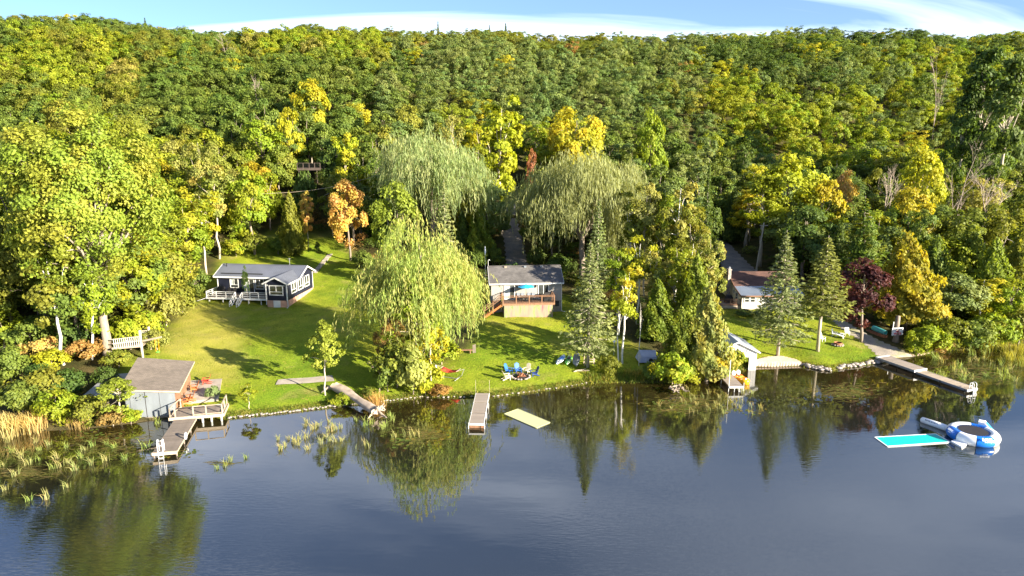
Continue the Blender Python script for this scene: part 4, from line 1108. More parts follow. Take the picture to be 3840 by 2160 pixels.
# ---- dark blue house with the white deck
A = gnd(*S(1790, 1085, 760, 960, 5.6))
hs = thing('house', 'dark blue house with grey metal roof, white trim and white deck', 'house', (A.x, A.y, A.z), R(-7))
ze, zr = 3.55, 4.88
mb = MB(); mb.box(-3.05, 0, -0.5, 0, 9.1, 1.0); mb.box(-12.7, 4.05, -0.5, -3.05, 9.1, 1.0)
mb.build('foundation', 'block_foundation', hs)
mb = MB(); mb.box(-3.05, 0.03, 1.0, -0.03, 4.2, ze); mb.box(-12.7, 4.03, 1.0, -0.03, 9.1, ze)
mb.prism([(-3.02, .03, ze), (-.03, .03, ze), (-1.52, .03, 4.38)], (0, 5.6, 0))
for xg in (-12.65, -0.13): mb.prism([(xg, 4.05, ze), (xg, 9.1, ze), (xg, 6.6, zr - .12)], (0.1, 0, 0))
lap_wall(mb, -3.05, 0, 0.0, 1.0, ze, -1, 0.16); lap_wall(mb, -12.7, -3.05, 4.0, 1.0, ze, -1, 0.16)
lap_side(mb, 0, 9.1, 0.0, 1.0, lambda y: ze if y < 4 else ze + (zr - ze - .15) * (1 - abs(y - 6.6) / 2.6), 1, 0.16)
mb.build('wall', 'navy_siding', hs)
rf = gable_roof(hs, -13.15, 0.4, 3.6, 6.6, 9.6, ze - .02, zr, 'metal_roof_grey', 0.1, 44)
mb = MB()
mb.slab([(-3.45, -.4, ze - .05), (-1.52, -.4, 4.45), (-1.52, 5.75, 4.45), (-3.45, 5.75, ze - .05)][::-1], 0.09)
mb.slab([(-1.52, -.4, 4.45), (.4, -.4, ze - .05), (.4, 5.75, ze - .05), (-1.52, 5.75, 4.45)][::-1], 0.09)
for k in range(16):
    yy = -.25 + k * .38
    mb.bar((-1.52, yy, 4.47), (.4, yy, ze - .03), .04, .04); mb.bar((-1.52, yy, 4.47), (-3.45, yy, ze - .03), .04, .04)
wr = mb.build('wing_roof', 'metal_roof_grey', hs)
for xe in (-3.45, .4): MB().bar((-1.52, -.42, 4.38), (xe, -.42, ze - .12), 0.035, 0.2).build('rake_board', 'white_paint', wr)
MB().box(.4, -.4, ze - .2, .44, 3.6, ze - .02).build('fascia', 'white_paint', wr)
MB().bar((-12.2, 4.25, 3.9), (-5.6, 4.25, 3.9), 0.12, 0.14).build('snow_guard', 'dark_metal', rf)
MB().lathe([(.07, 0), (.07, .4), (.11, .42), (.11, .5)], 10, (-12.2, 6.0, 4.6)).build('vent_pipe', 'dark_metal', rf)
mb = MB(); mb.bar((-2.4, 6.65, 4.8), (-2.4, 6.65, 6.0), .05); mb.bar((-2.65, 6.65, 5.9), (-2.15, 6.65, 5.9), .03); mb.bar((-2.5, 6.65, 5.7), (-2.3, 6.65, 5.7), .03); mb.build('antenna', 'aluminium', rf)
for x, y in ((-3.05, -.01), (-.02, -.01), (-12.7, 3.99)): MB().box(x - .06, y - .05, 1.0, x + .06, y + .02, ze).build('corner_board', 'white_paint', hs)
MB().box(-.02, 9.0, 1.0, .05, 9.12, ze).build('corner_board', 'white_paint', hs)
mb = MB(); mb.tube([(.1, -.1, ze - .2), (.1, -.1, .1), (.1, -.45, .02)], .05, 6); mb.build('downspout', 'white_paint', hs)
mb = MB(); mb.tube([(-3.1, -.1, ze - .2), (-3.1, -.1, .35)], .05, 6); mb.build('downspout', 'white_paint', hs)
X_, Y_ = Vector((1, 0, 0)), Vector((0, 1, 0))
window(hs, (-10.7, 4.0, 1.8), X_, -Y_, 1.25, 1.38, (.5,), (.33,), pane=('glass_dark', 'curtain'), split=.33)
window(hs, (-6.7, 4.0, 1.7), X_, -Y_, 1.3, 1.5, (.5,), (.3,), split=.3)
window(hs, (-8.5, 4.0, 1.12), X_, -Y_, 1.55, 2.0, (.5,), (), name='patio_door', pane=('curtain', 'glass_dark'))
window(hs, (-2.55, 0, 1.8), X_, -Y_, 2.0, 1.36, (.5,), (.34,), 0.12, split=.34)
for y0 in (1.5, 3.75, 6.0): window(hs, (0, y0, 1.72), Y_, X_, 1.65, 1.6, (.5,), (.3,), 0.1, split=.3)
for x in (-2.85, -.3): MB().lathe([(.05, 0), (.07, .1), (.05, .2)], 8, (x, -.1, 3.1)).build('wall_lamp', 'lamp_glass', hs)
MB().box(-2.1, -.05, -.1, -1.05, -.005, .97).build('hatch', 'white_paint', hs)
dk = hs
planks(dk, -12.6, -3.12, .5, 3.95, 1.06, .14, 'old_wood', 'x', name='deck_board')
MB().box(-12.65, .44, .8, -3.12, .49, 1.08).build('deck_skirt', 'white_paint', dk)
MB().box(-12.70, .44, .8, -12.64, 3.9, 1.08).build('deck_skirt', 'white_paint', dk)
for x in (-12.3, -10.2, -6.2, -4.3): MB().box(x - .06, .6, -.5, x + .06, .72, .85).build('deck_post', 'white_paint', dk)
rails(dk, [(-12.6, 3.8), (-12.6, 2.1), (-12.6, .55), (-11.1, .55), (-9.6, .55), (-8.1, .55)], 1.06, .86, 'white_paint', .1, (1.0, .72, .3), (.1, .06))
rails(dk, [(-7.1, .55), (-5.9, .55), (-4.6, .55), (-3.2, .55)], 1.06, .86, 'white_paint', .1, (1.0, .72, .3), (.1, .06))
for k in range(6): MB().box(-8.0, .45 - .27 * (k + 1), .90 - .19 * k, -7.2, .45 - .27 * k + .02, .94 - .19 * k).build('stair_tread', 'dark_metal', dk)
for x in (-8.12, -7.08):
    MB().bar((x, .5, .95), (x, -1.3, -.15), .05, .2).build('stair_stringer', 'white_paint', dk)
    MB().bar((x, .5, 1.9), (x, -1.3, .8), .06, .08).build('stair_rail', 'white_paint', dk)
    MB().bar((x, .5, 1.5), (x, -1.3, .4), .05, .06).build('stair_rail', 'white_paint', dk)
    for t in (.35, .7, 1.0): MB().box(x - .04, .5 - 1.8 * t - .04, -.2 - .1 * t + .9 * (1 - t), x + .04, .5 - 1.8 * t + .04, 1.9 - 1.1 * t).build('stair_post', 'white_paint', dk)
MB().bar((-14.2, 0.1, .45), (-12.6, .7, .95), .1, .06).build('ramp_board', 'white_paint', dk)
def on_house(par_obj, lx, ly, lz):
    return par_obj.matrix_basis @ Vector((lx, ly, lz))

# ---- beige cottage
B = gnd(*S(975, 1300, 1780, 920, 4.83))
ct = thing('cottage', 'beige cottage with grey shingle roof and raised brown deck over a painted mural', 'house', (B.x, B.y, B.z), R(5))
MB().box(-4.95, 2.65, -.6, 4.95, 8.9, 1.75).build('foundation', 'concrete', ct)
mb = MB(); mb.box(-4.95, 2.63, 1.7, 4.95, 8.95, 4.25)
for xg in (-4.95, 4.85): mb.prism([(xg, 2.63, 4.25), (xg, 8.95, 4.25), (xg, 5.8, 6.0)], (.1, 0, 0))
lap_wall(mb, -4.97, 4.97, 2.6, 1.68, 4.2, -1, .12)
mb.build('wall', 'beige_siding', ct)
rf = gable_roof(ct, -5.27, 5.22, 2.2, 5.8, 9.4, 4.30, 6.13, 'shingle_grey', .09)
for x in (-2.74, .08, 2.46):
    mb = MB(); mb.box(x - .16, 5.35, 5.93, x + .16, 5.65, 6.12); mb.box(x - .2, 5.3, 6.12, x + .2, 5.68, 6.17); mb.build('roof_vent', 'grey_metal' if x > -2 else 'pale_wood', rf)
MB().tube([(4.95, 2.55, 4.2), (4.98, 2.5, 1.0), (5.0, 2.5, .15), (5.6, 2.2, .02)], .05, 6).build('downspout', 'white_paint', ct)
MB().tube([(-5.2, 5.9, 4.4), (-5.2, 5.9, 7.0), (-5.1, 5.9, 7.15), (-4.95, 5.9, 6.95)], .035, 6).build('mast', 'white_paint', ct)
window(ct, (-3.1, 2.6, 2.0), X_, -Y_, 1.4, 1.98, (.5,), (), .1, name='patio_door', pane=('curtain', 'glass_dark'))
window(ct, (1.65, 2.6, 2.0), X_, -Y_, 1.46, 1.98, (.5,), (), .1, name='patio_door')
for x in (-1.33, 1.29): MB().lathe([(.05, 0), (.09, .05), (.09, .25), (.03, .32)], 8, (x, 2.48, 3.62)).build('wall_lamp', 'dark_metal', ct)
planks(ct, -3.55, 3.6, .02, 2.55, 1.92, .14, 'brown_wood', 'x', name='deck_board')
MB().box(-3.6, -.05, 1.70, 3.66, .01, 1.94).build('deck_skirt', 'brown_wood', ct)
for k in range(6): MB().box(-3.36 + k * 1.117 + .005, -.01, -.3, -3.36 + (k + 1) * 1.117 - .005, .05, 1.69).build('mural_panel', 'mural_paint', ct)
for x in (-3.36, 3.3): MB().box(x, .05, -.3, x + .06, 2.5, 1.69).build('side_panel', 'old_wood', ct)
rails(ct, [(-3.5, 0.08), (-1.69, 0.08), (.1, 0.08), (1.85, 0.08), (3.58, 0.08), (3.58, 1.3), (3.58, 2.5)], 1.92, 1.1, 'brown_wood', .13, (1.0, .84, .1), (.11, .06), .13, 'dark_metal')
rails(ct, [(-3.5, 1.5), (-3.5, 2.5)], 1.92, 1.1, 'brown_wood', .12, (1.0, .1), (.11, .06), .13, 'dark_metal')
# stair running down to the left, in front of the wall
for k in range(9): MB().box(-3.62 - .27 * (k + 1), .15, 1.68 - .195 * k, -3.6 - .27 * k, 1.25, 1.72 - .195 * k).build('stair_tread', 'brown_wood', ct)
for y in (.1, 1.3):
    MB().bar((-3.6, y, 1.8), (-6.1, y, 0.0), .06, .26).build('stair_stringer', 'orange_wood', ct)
    MB().bar((-3.6, y, 3.05), (-6.1, y, 1.25), .1, .07).build('stair_rail', 'brown_wood', ct)
    MB().bar((-3.6, y, 2.75), (-6.1, y, .95), .05, .1).build('stair_rail', 'brown_wood', ct)
    for t in (0, .5, 1): MB().box(-3.6 - 2.5 * t - .05, y - .05, 1.7 - 1.8 * t - .2, -3.6 - 2.5 * t + .05, y + .05, 3.1 - 1.8 * t).build('stair_post', 'brown_wood', ct)
MB().box(4.1, 2.3, .9, 4.6, 2.58, 1.6).build('meter_box', 'dark_metal', ct)
# patio furniture on the deck
def parasol(loc, rz):
    t = thing('patio_umbrella', 'turquoise patio umbrella open above the cottage deck', 'umbrella', loc, rz)
    cp = MB(); n = 8
    ring = [(1.18 * math.cos(6.283 * k / n), 1.18 * math.sin(6.283 * k / n), 2.03) for k in range(n)]
    for k in range(n):
        m2 = MB(); a, c = Vector(ring[k]), Vector(ring[(k + 1) % n]); top = Vector((0, 0, 2.42)); md = (a + c) / 2 + Vector((0, 0, .04))
        m2.add([top, a, md, c, top - Vector((0, 0, .02)), a - Vector((0, 0, .02)), md - Vector((0, 0, .02)), c - Vector((0, 0, .02))], [(0, 1, 2), (0, 2, 3), (4, 6, 5), (4, 7, 6), (1, 5, 6, 2), (2, 6, 7, 3)])
        m2.build('canopy_panel', 'turquoise_cloth', t)
        MB().bar((0, 0, 2.36), tuple(a - Vector((0, 0, .05))), .02).build('rib', 'dark_metal', t)
    MB().lathe([(.025, 0), (.025, 2.45), (.05, 2.46), (.02, 2.55)], 8).build('pole', 'dark_metal', t)
    MB().lathe([(.3, 0), (.3, .06), (.06, .12), (.06, .3)], 12).build('base', 'dark_metal', t)
p = on_house(ct, -.2, 1.5, 1.925); parasol(p, R(12))
def patio_chair(p, rz, lab):
    t = thing('patio_chair', lab, 'chair', p, rz, 'chairs around the deck table')
    MB().box(-.25, -.25, .40, .25, .25, .44).build('seat', 'grey_metal', t)
    MB().prism([(-.25, .23, .44), (.25, .23, .44), (.25, .36, 1.0), (-.25, .36, 1.0)], (0, .03, 0)).build('backrest', 'grey_metal', t)
    for x in (-.25, .25):
        for y in (-.24, .24): MB().box(x - .02, y - .02, 0, x + .02, y + .02, .42 if y > 0 else .62).build('leg', 'dark_metal', t)
        MB().box(x - .025, -.25, .62, x + .025, .28, .65).build('armrest', 'dark_metal', t)
for k, (lx, ly, r_) in enumerate([(-1.15, 2.15, 0), (-.55, 2.2, 0), (.35, 2.2, 0), (.95, 2.1, 0)]):
    patio_chair(on_house(ct, lx, ly, 1.925), R(5 + r_), ['grey deck chair nearest the left patio door', 'grey deck chair just left of the umbrella pole', 'grey deck chair just right of the umbrella pole', 'grey deck chair nearest the right patio door'][k])
t = thing('patio_table', 'dark glass deck table under the turquoise umbrella', 'table', on_house(ct, -.1, 1.2, 1.925), R(5))
MB().box(-.9, -.45, .70, .9, .45, .735).build('table_top', 'glass_dark', t)
for x in (-.8, .8):
    for y in (-.38, .38): MB().box(x - .025, y - .025, 0, x + .025, y + .025, .70).build('leg', 'dark_metal', t)
def grill(p, rz, lab):
    t = thing('covered_grill', lab, 'grill', p, rz)
    m2 = MB(); m2.add([(-.6, -.3, 0), (.6, -.3, 0), (.6, .3, 0), (-.6, .3, 0), (-.55, -.28, .75), (.55, -.28, .75), (.55, .28, .75), (-.55, .28, .75), (-.36, -.2, 1.12), (.36, -.2, 1.12), (.36, .2, 1.16), (-.36, .2, 1.16)],
      [(0, 1, 5, 4), (1, 2, 6, 5), (2, 3, 7, 6), (3, 0, 4, 7), (4, 5, 9, 8), (5, 6, 10, 9), (6, 7, 11, 10), (7, 4, 8, 11), (8, 9, 10, 11), (3, 2, 1, 0)])
    m2.build('cover', 'grill_cover', t); MB().bar((-.4, -.33, .62), (.4, -.33, .62), .03).build('strap', 'dark_metal', t)
grill(on_house(ct, 2.75, 1.5, 1.925), R(5), 'black covered barbecue at the right end of the cottage deck')
grill(on_house(hs, -11.6, 2.9, 1.065), R(-7), 'black covered barbecue on the white deck of the dark blue house')

# ---- adirondack chairs
def adirondack(p, rz, mat, lab, grp=None, s_=1.0):
    t = thing('adirondack_chair', lab, 'chair', p, rz, grp); t.scale = (s_, s_, s_)
    for k in range(5):
        x = -.26 + k * .105
        hgt_ = (.98, 1.04, 1.07, 1.04, .98)[k]
        MB().prism([(x, .22, .30), (x + .1, .22, .30), (x + .1, .22 + (hgt_ - .3) * .42, hgt_), (x, .22 + (hgt_ - .3) * .42, hgt_)], (0, .025, .01)).build('back_slat', mat, t)
    for k in range(5):
        y = -.32 + k * .11
        MB().box(-.28, y, .38 - .022 * k, .28, y + .1, .40 - .022 * k).build('seat_slat', mat, t)
    for s2 in (-1, 1):
        MB().box(s2 * .30 - .02, -.34, 0, s2 * .30 + .02, -.25, .55).build('front_leg', mat, t)
        MB().bar((s2 * .27, -.3, .36), (s2 * .27, .55, .03), .03, .1).build('rear_leg', mat, t)
        MB().box(s2 * .34 - .07, -.40, .55, s2 * .34 + .07, .36, .58).build('armrest', mat, t)
    return t
def face(p, q): return math.atan2(q[1] - p[1], q[0] - p[0]) + math.pi / 2     # chair front (-y) turned to q
FP = gnd(*S(565, 575, 1820, 1280, 4.2625))
for zx, zy, mt, lab in [(345, 610, 'cream_plastic', 'cream adirondack chair left of the fire ring, nearest the hammock'), (375, 515, 'blue_plastic', 'light blue adirondack chair behind the fire ring, second from the left'),
                        (520, 510, 'blue_plastic', 'light blue adirondack chair directly behind the fire ring'), (660, 515, 'cream_plastic', 'cream adirondack chair behind the fire ring, right of the blue pair'),
                        (780, 555, 'navy_plastic', 'dark blue adirondack chair right of the fire ring')]:
    p = gnd(*S(zx, zy, 1820, 1280, 4.2625)); adirondack(p, face(p, FP), mt, lab, 'chairs around the left fire ring')
D0 = on_house(hs, -10.2, 2.2, 1.065); D1 = on_house(hs, -9.2, 2.0, 1.065)
adirondack(D0, R(-7), 'grill_cover', 'dark adirondack chair on the white deck, left of its twin'); adirondack(D1, R(-7), 'grill_cover', 'dark adirondack chair on the white deck beside the stair')
stone_me = []
for k in range(6):
    m2 = MB(); pr = [(.05, -.42), (.75, -.35), (1.0, -.02), (.86, .3), (.45, .48), (.04, .5)]
    m2.lathe([(r_, z_) for r_, z_ in pr], 8)
    m2.v = [(x * rng.uniform(.8, 1.15), y * rng.uniform(.75, 1.1), z * rng.uniform(.8, 1.2)) for x, y, z in m2.v]
    stone_me.append(m2.mesh('stone', 'stone', True))
def stone(p, sx, sy, sz, par=None, mat=None):
    return inst('stone', random.choice(stone_me), par, p, (0, 0, random.uniform(0, 6.28)), (sx, sy, sz))
def fire_ring(p, r_, n, lab, logs=True):
    t = thing('fire_ring', lab, 'fire pit', p)
    MB().lathe([(r_ * .92, .0), (r_ * .85, .05), (.02, .07)], 18).build('ash_bed', 'char', t)
    for k in range(n):
        a = 6.283 * k / n + random.uniform(-.08, .08)
        stone((r_ * math.cos(a), r_ * math.sin(a), .10), random.uniform(.13, .19), random.uniform(.12, .17), random.uniform(.15, .2), t)
    for k in range(9 if logs else 0):
        a = random.uniform(0, 3.14); x, y = random.uniform(-.3, .3) * r_, random.uniform(-.3, .3) * r_
        d = Vector((math.cos(a) * .35, math.sin(a) * .35, random.uniform(-.06, .10)))
        MB().tube([Vector((x, y, .17 + .03 * k)) - d, Vector((x, y, .17 + .03 * k)) + d], .07, 7).build('log', 'firewood', t)
    return t
fire_ring(FP, 1.0, 17, 'fire ring of pale stones with heaped firewood among blue and cream chairs')

# ---- white house
Cw = gnd(*S(655, 1195, 2680, 980, 6.587))
wh = thing('house', 'white house with red shingle roof, metal porch roof and stone chimney', 'house', tuple(Cw), 0.0)
zc = lambda y: 2.2 + .235 * y if y < 2.85 else 2.87 + (y - 2.85) * .445
MB().box(-.02, 0.05, -.5, 8.7, 9.5, .15).build('foundation', 'concrete', wh)
mb = MB(); mb.box(0, .03, .15, 8.6, 9.5, 2.1)
for xg in (0, 8.5): mb.prism([(xg, .03, 2.1), (xg, 9.5, 2.1), (xg, 9.5, 2.9), (xg, 6.4, 4.3), (xg, 2.85, 2.75), (xg, .03, 2.12)], (.1, 0, 0))
lap_wall(mb, 0, 8.6, 0.0, .15, 2.1, -1, .2)
mb.build('wall', 'cream_siding', wh)
r1 = MB(); r1.slab([(-.3, 2.85, 2.9), (8.8, 2.85, 2.9), (8.8, 6.4, 4.45), (-.3, 6.4, 4.45)], .1); r1.slab([(-.3, 6.4, 4.45), (8.8, 6.4, 4.45), (8.8, 9.9, 2.9), (-.3, 9.9, 2.9)], .1)
r1 = r1.build('roof', 'shingle_red', wh)
for pa, pb in (((-.32, 2.85, 2.83), (-.32, 6.4, 4.38)), ((-.32, 6.4, 4.38), (-.32, 9.9, 2.83))): MB().bar(pa, pb, .04, .2).build('rake_board', 'brown_wood', r1)
r2 = MB(); r2.slab([(-.3, -.35, 2.16), (9.0, -.35, 2.16), (9.0, 2.85, 2.88), (-.3, 2.85, 2.88)], .06); ribs(r2, (-.3, -.35, 2.18), (9.0, -.35, 2.18), (0, 3.2, .72), 42)
r2 = r2.build('porch_roof', 'metal_roof_blue', wh)
MB().box(-.3, -.40, 1.98, 9.0, -.36, 2.18).build('fascia', 'brown_wood', r2)
MB().bar((-.32, -.36, 2.1), (-.32, 2.85, 2.82), .04, .18).build('rake_board', 'brown_wood', r2)
mb = MB(); mb.box(-.75, 4.55, -.5, -.31, 5.25, 4.95); mb.box(-.8, 4.5, 4.95, -.26, 5.3, 5.1); ch = mb.build('chimney', 'stone', wh)
MB().lathe([(.1, 0), (.1, .2), (.2, .22), (.02, .35)], 8, (-.53, 4.9, 5.1)).build('chimney_cap', 'aluminium', ch)
for x0 in (.35, 1.2): window(wh, (x0, 0, 1.14), X_, -Y_, .68, .86, (), (.5,), .08)
window(wh, (2.75, 0, 1.14), X_, -Y_, 1.0, .86, (), (.5,), .08); window(wh, (3.85, 0, 1.14), X_, -Y_, 1.0, .86, (), (.5,), .08)
window(wh, (5.6, 0, 1.14), X_, -Y_, .8, .86, (), (.5,), .08); window(wh, (7.0, 0, 1.14), X_, -Y_, .8, .86, (), (.5,), .08)
window(wh, (0, 1.9, .9), Y_, -X_, .8, 1.1, (), (.5,), .07); window(wh, (0, 3.3, 1.6), Y_, -X_, .5, .6, (), (), .06)
planks(wh, -3.0, -.05, .3, 3.6, .55, .14, 'old_wood', 'x', name='deck_board')
rails(wh, [(-2.95, .35), (-1.5, .35), (-.1, .35)], .55, .95, 'brown_wood', .09, (1.0, .1), (.08, .05), .12, 'brown_wood')
MB().box(-3.0, .28, -.4, -.05, .34, .5).build('deck_skirt', 'pale_wood', wh)
mb = MB(); mb.lathe([(.02, 0), (.25, .04), (.36, .12)], 12, close=False); m_ = mb.build('satellite_dish', 'grey_metal', r1); m_.location = (-.2, 8.2, 4.3); m_.rotation_euler = (R(70), 0, R(-40))
MB().bar((-.2, 8.2, 3.6), (-.2, 8.2, 4.35), .05).build('dish_mast', 'grey_metal', r1)
grill(on_house(wh, -1.2, 2.2, .555), 0, 'dark covered barbecue on the small deck left of the white house')

# ---- grey boathouse at left
bh = thing('boathouse', 'old boathouse with taupe shingle roof and grey metal doors on the water', 'boathouse', (-37.24, 61.83, .25), R(13))
zw = lambda x: 2.90 - .112 * x                                        # the roof sags to the right
mb = MB()
mb.add([(.0, .1, -.4), (4.45, .1, -.4), (4.45, 6.6, -.4), (0, 6.6, -.4), (0, .1, zw(0)), (4.45, .1, zw(4.45)), (4.45, 6.6, zw(4.45) + .75), (0, 6.6, zw(0) + .95)],
       [(0, 3, 2, 1), (4, 5, 6, 7), (0, 1, 5, 4), (1, 2, 6, 5), (2, 3, 7, 6), (3, 0, 4, 7)])
mb.build('wall', 'brown_wood', bh)
m2 = MB(); m2.slab([(-.4, -.18, 3.05), (4.95, -.18, 2.46), (4.95, 6.85, 3.22), (-.5, 6.85, 4.05)], .12)
rf = m2.build('roof', 'shingle_taupe', bh)
MB().bar((-.4, -.20, 2.98), (4.95, -.20, 2.39), .03, .16).build('fascia', 'pale_wood', rf)
MB().bar((4.97, -.18, 2.39), (4.97, 6.85, 3.15), .03, .14).build('fascia', 'pale_wood', rf)
for x0, x1, s_ in ((0.02, .40, 0), (.44, 1.72, 0), (1.80, 3.0, .02), (3.04, 4.43, 0)):
    MB().prism([(x0, .02 - s_, -.12), (x1, .02 - s_, -.12), (x1, .02 - s_, zw(x1) - .05), (x0, .02 - s_, zw(x0) - .05)], (0, .06, 0)).build('door_panel', 'grey_sheet', bh)
MB().box(-.05, -.08, -.16, 4.5, .0, -.03).build('sill', 'old_wood', bh)
for x in (.3, 1.5, 2.7, 4.0): MB().bar((x, -.06, -.1), (x - .15, -.3, -1.0), .1, .1).build('pile', 'old_wood', bh)
an = thing('shed_annex', 'low grey flat-roofed shed leaning against the boathouse left side', 'shed', (-42.2, 63.2, .35), R(8))
MB().box(.1, .1, -.3, 4.6, 5.6, 1.5).build('wall', 'old_wood', an)
m2 = MB()
m2.slab([(-.1, -.15, 1.58), (4.85, -.15, 1.78), (4.85, 5.9, 2.0), (-.1, 5.9, 1.8)], .1); m2.build('roof', 'grey_membrane', an)
for k in range(9): MB().box(.08 + k * .5, .04, -.3, .08 + k * .5 + .46, .1, 1.44).build('plank', 'old_wood', an)
# deck platform and pier
pf = thing('waterside_deck', 'weathered wooden deck on posts with low railing beside the boathouse', 'deck', (-32.6, 60.7, .0), R(13))
planks(pf, 0, 4.85, .05, 2.7, .78, .14, 'old_wood', 'x', name='deck_board')
MB().box(-.05, -.02, .5, 4.9, .04, .80).build('deck_skirt', 'pale_wood', pf)
MB().box(4.86, .05, .5, 4.92, 2.7, .80).build('deck_skirt', 'pale_wood', pf)
for x, y in ((.3, .2), (2.9, .2), (3.7, .2), (4.6, .2), (4.6, 2.3)): MB().tube([(x, y, -1.5), (x, y, .72)], .09, 8).build('pile', 'white_paint', pf)
rails(pf, [(2.15, .1), (3.3, .1), (4.75, .1), (4.75, 1.3), (4.75, 2.6)], .78, .95, 'pale_wood', .1, (1.0, .12), (.1, .06))
rails(pf, [(.08, .1), (.55, .1)], .78, .9, 'pale_wood', .1, (1.0,), (.1, .06))
rails(pf, [(.08, .1), (.2, 1.3), (.5, 2.6)], .78, .9, 'pale_wood', .1, (1.0, .12), (.1, .06))
pr = thing('pier', 'weathered plank pier with white ladder running out from the left deck', 'dock', (-31.25, 61.15, 0), R(12))
planks(pr, -.98, .98, -7.25, -.02, .55, .15, 'old_wood', 'x', name='plank')
for x in (-.98, .93): MB().box(x, -7.25, .33, x + .05, -.02, .505).build('beam', 'pale_wood', pr)
MB().box(-1.0, -7.33, .28, 1.0, -7.26, .57).build('end_board', 'pale_wood', pr)
for y in (-7.1, -4.6, -2.2):
    for x in (-.9, .9): MB().tube([(x, y, -1.5), (x, y, .5)], .07, 8).build('pile', 'old_wood', pr)
def ladder(p, rz, lab, h=1.1, down=.9):
    t = thing('swim_ladder', lab, 'ladder', p, rz)
    for x in (-.2, .2): MB().tube([(x, .12, 0), (x, .10, h * .75), (x, .02, h * .95), (x, -.1, h), (x, -.28, h * .92), (x, -.34, h * .7), (x, -.36, -down)], .028, 8).build('side_rail', 'white_plastic', t)
    for k in range(4): MB().box(-.2, -.40, -down + .12 + .26 * k, .2, -.31, -down + .16 + .26 * k).build('rung', 'white_plastic', t)
    MB().bar((-.2, .09, h * .8), (.2, .09, h * .8), .03).build('rung', 'white_plastic', t); MB().bar((-.2, .1, h * .4), (.2, .1, h * .4), .03).build('rung', 'white_plastic', t)
ladder(pr.matrix_basis @ Vector((-.3, -7.0, .55)), R(12), 'white swim ladder raised on the end of the left pier')
lr = thing('life_ring', 'white ring hanging on the right side of the left pier', 'life ring', pr.matrix_basis @ Vector((1.08, -4.6, .72)), R(12))
MB().tube([(0, .27 * math.cos(t * .5236), .27 * math.sin(t * .5236)) for t in range(13)], .07, 8, False).build('ring', 'white_plastic', lr, True)
for k in range(4): 
    a = .785 + k * 1.571
    MB().tube([(0, .27 * math.cos(a - .1), .27 * math.sin(a - .1)), (0, .27 * math.cos(a + .1), .27 * math.sin(a + .1))], .078, 8).build('band', 'navy_plastic', lr)
cs = MB(); q = [gnd(*S(*z, 320, 1200, 1616 / 580)) for z in [(930, 890), (1390, 850), (1430, 620), (1090, 640)]]
cs.slab([(p.x, p.y, max(p.z, .82) + .06) for p in q], .5); cs = cs.build('concrete_slab', 'concrete'); cs['kind'] = 'structure'
for k, (lx, ly, r_, mt, lab) in enumerate([(5.15, .75, -70, 'orange_wood', 'orange wooden adirondack chair beside the boathouse wall, nearest the water'), (5.35, 1.75, -80, 'orange_wood', 'orange wooden adirondack chair beside the boathouse wall, in the middle'),
        (5.2, 4.4, -75, 'orange_wood', 'orange wooden adirondack chair under the boathouse roof corner, farthest from the water'), (6.1, 5.9, -85, 'red_cloth', 'red chair at the back of the concrete slab')]):
    q_ = bh.matrix_basis @ Vector((lx, ly, 0)); adirondack(Vector((q_.x, q_.y, max(hz(q_.x, q_.y), .80) + .09)), R(13 + r_), mt, lab, 'orange chairs beside the boathouse' if k < 3 else None)

# ---- white boathouse
wb = thing('boathouse', 'white boathouse with anchor on its gable behind the golden-olive cedar', 'boathouse', (26.4, 76.6, 0.15), R(2))
n_b = 16; bw = 4.8 / n_b
for k in range(n_b):                                    # front boards, cut round the boat door
    x0 = -2.4 + k * bw; zt0 = 3.3 - 1.15 * abs(x0) / 2.4; zt1 = 3.3 - 1.15 * abs(x0 + bw) / 2.4
    zb = 1.45 if -1.9 < x0 + bw / 2 < 1.35 else -.2
    MB().prism([(x0 + .008, 0, zb), (x0 + bw - .008, 0, zb), (x0 + bw - .008, 0, zt1), (x0 + .008, 0, zt0)], (0, .05, 0)).build('plank', 'white_paint', wb)
m2 = MB(); m2.box(-2.4, .06, -.2, -2.3, 5.0, 2.1); m2.box(2.3, .06, -.2, 2.4, 5.0, 2.1); m2.box(-2.3, 4.9, -.2, 2.3, 5.0, 2.1); m2.build('wall', 'white_paint', wb)
m2 = MB(); m2.slab([(0, -.25, 3.42), (2.7, -.25, 2.1), (2.7, 5.2, 2.1), (0, 5.2, 3.42)][::-1], .08); m2.slab([(-2.7, -.25, 2.1), (0, -.25, 3.42), (0, 5.2, 3.42), (-2.7, 5.2, 2.1)][::-1], .08)
r_ = m2.build('roof', 'metal_roof_blue', wb)
for xe in (-2.7, 2.7): MB().bar((0, -.27, 3.36), (xe, -.27, 2.04), .04, .16).build('rake_board', 'white_paint', r_)
MB().bar((2.72, -.25, 2.05), (2.72, 5.2, 2.05), .04, .12).build('fascia', 'white_paint', r_)
an_ = MB(); an_.tube([(.1, -.04, 1.9), (.1, -.04, 2.6)], .03, 6); an_.tube([(-.15, -.04, 2.15), (-.08, -.04, 1.95), (.1, -.04, 1.86), (.28, -.04, 1.95), (.35, -.04, 2.15)], .03, 6); an_.tube([(-.05, -.04, 2.45), (.25, -.04, 2.45)], .025, 6); an_.build('anchor_ornament', 'grey_metal', wb)
for x in (.8, 1.05): MB().bar((x, -.03, 1.85), (x + .1, -.03, 2.35), .07, .03).build('oar_ornament', 'grey_metal', wb)
MB().box(-1.9, .3, -.3, 1.35, 4.8, 0.0).build('slip_floor', 'dark_metal', wb)
bd = thing('dock', 'brown plank dock on white pipe legs beside the white boathouse', 'dock', (24.2, 69.6, 0), R(1))
planks(bd, -.75, .78, 0, 6.2, .62, .14, 'dock_board', 'x')
for x in (-.76, .74): MB().box(x, 0, .45, x + .05, 6.2, .575).build('beam', 'brown_wood', bd)
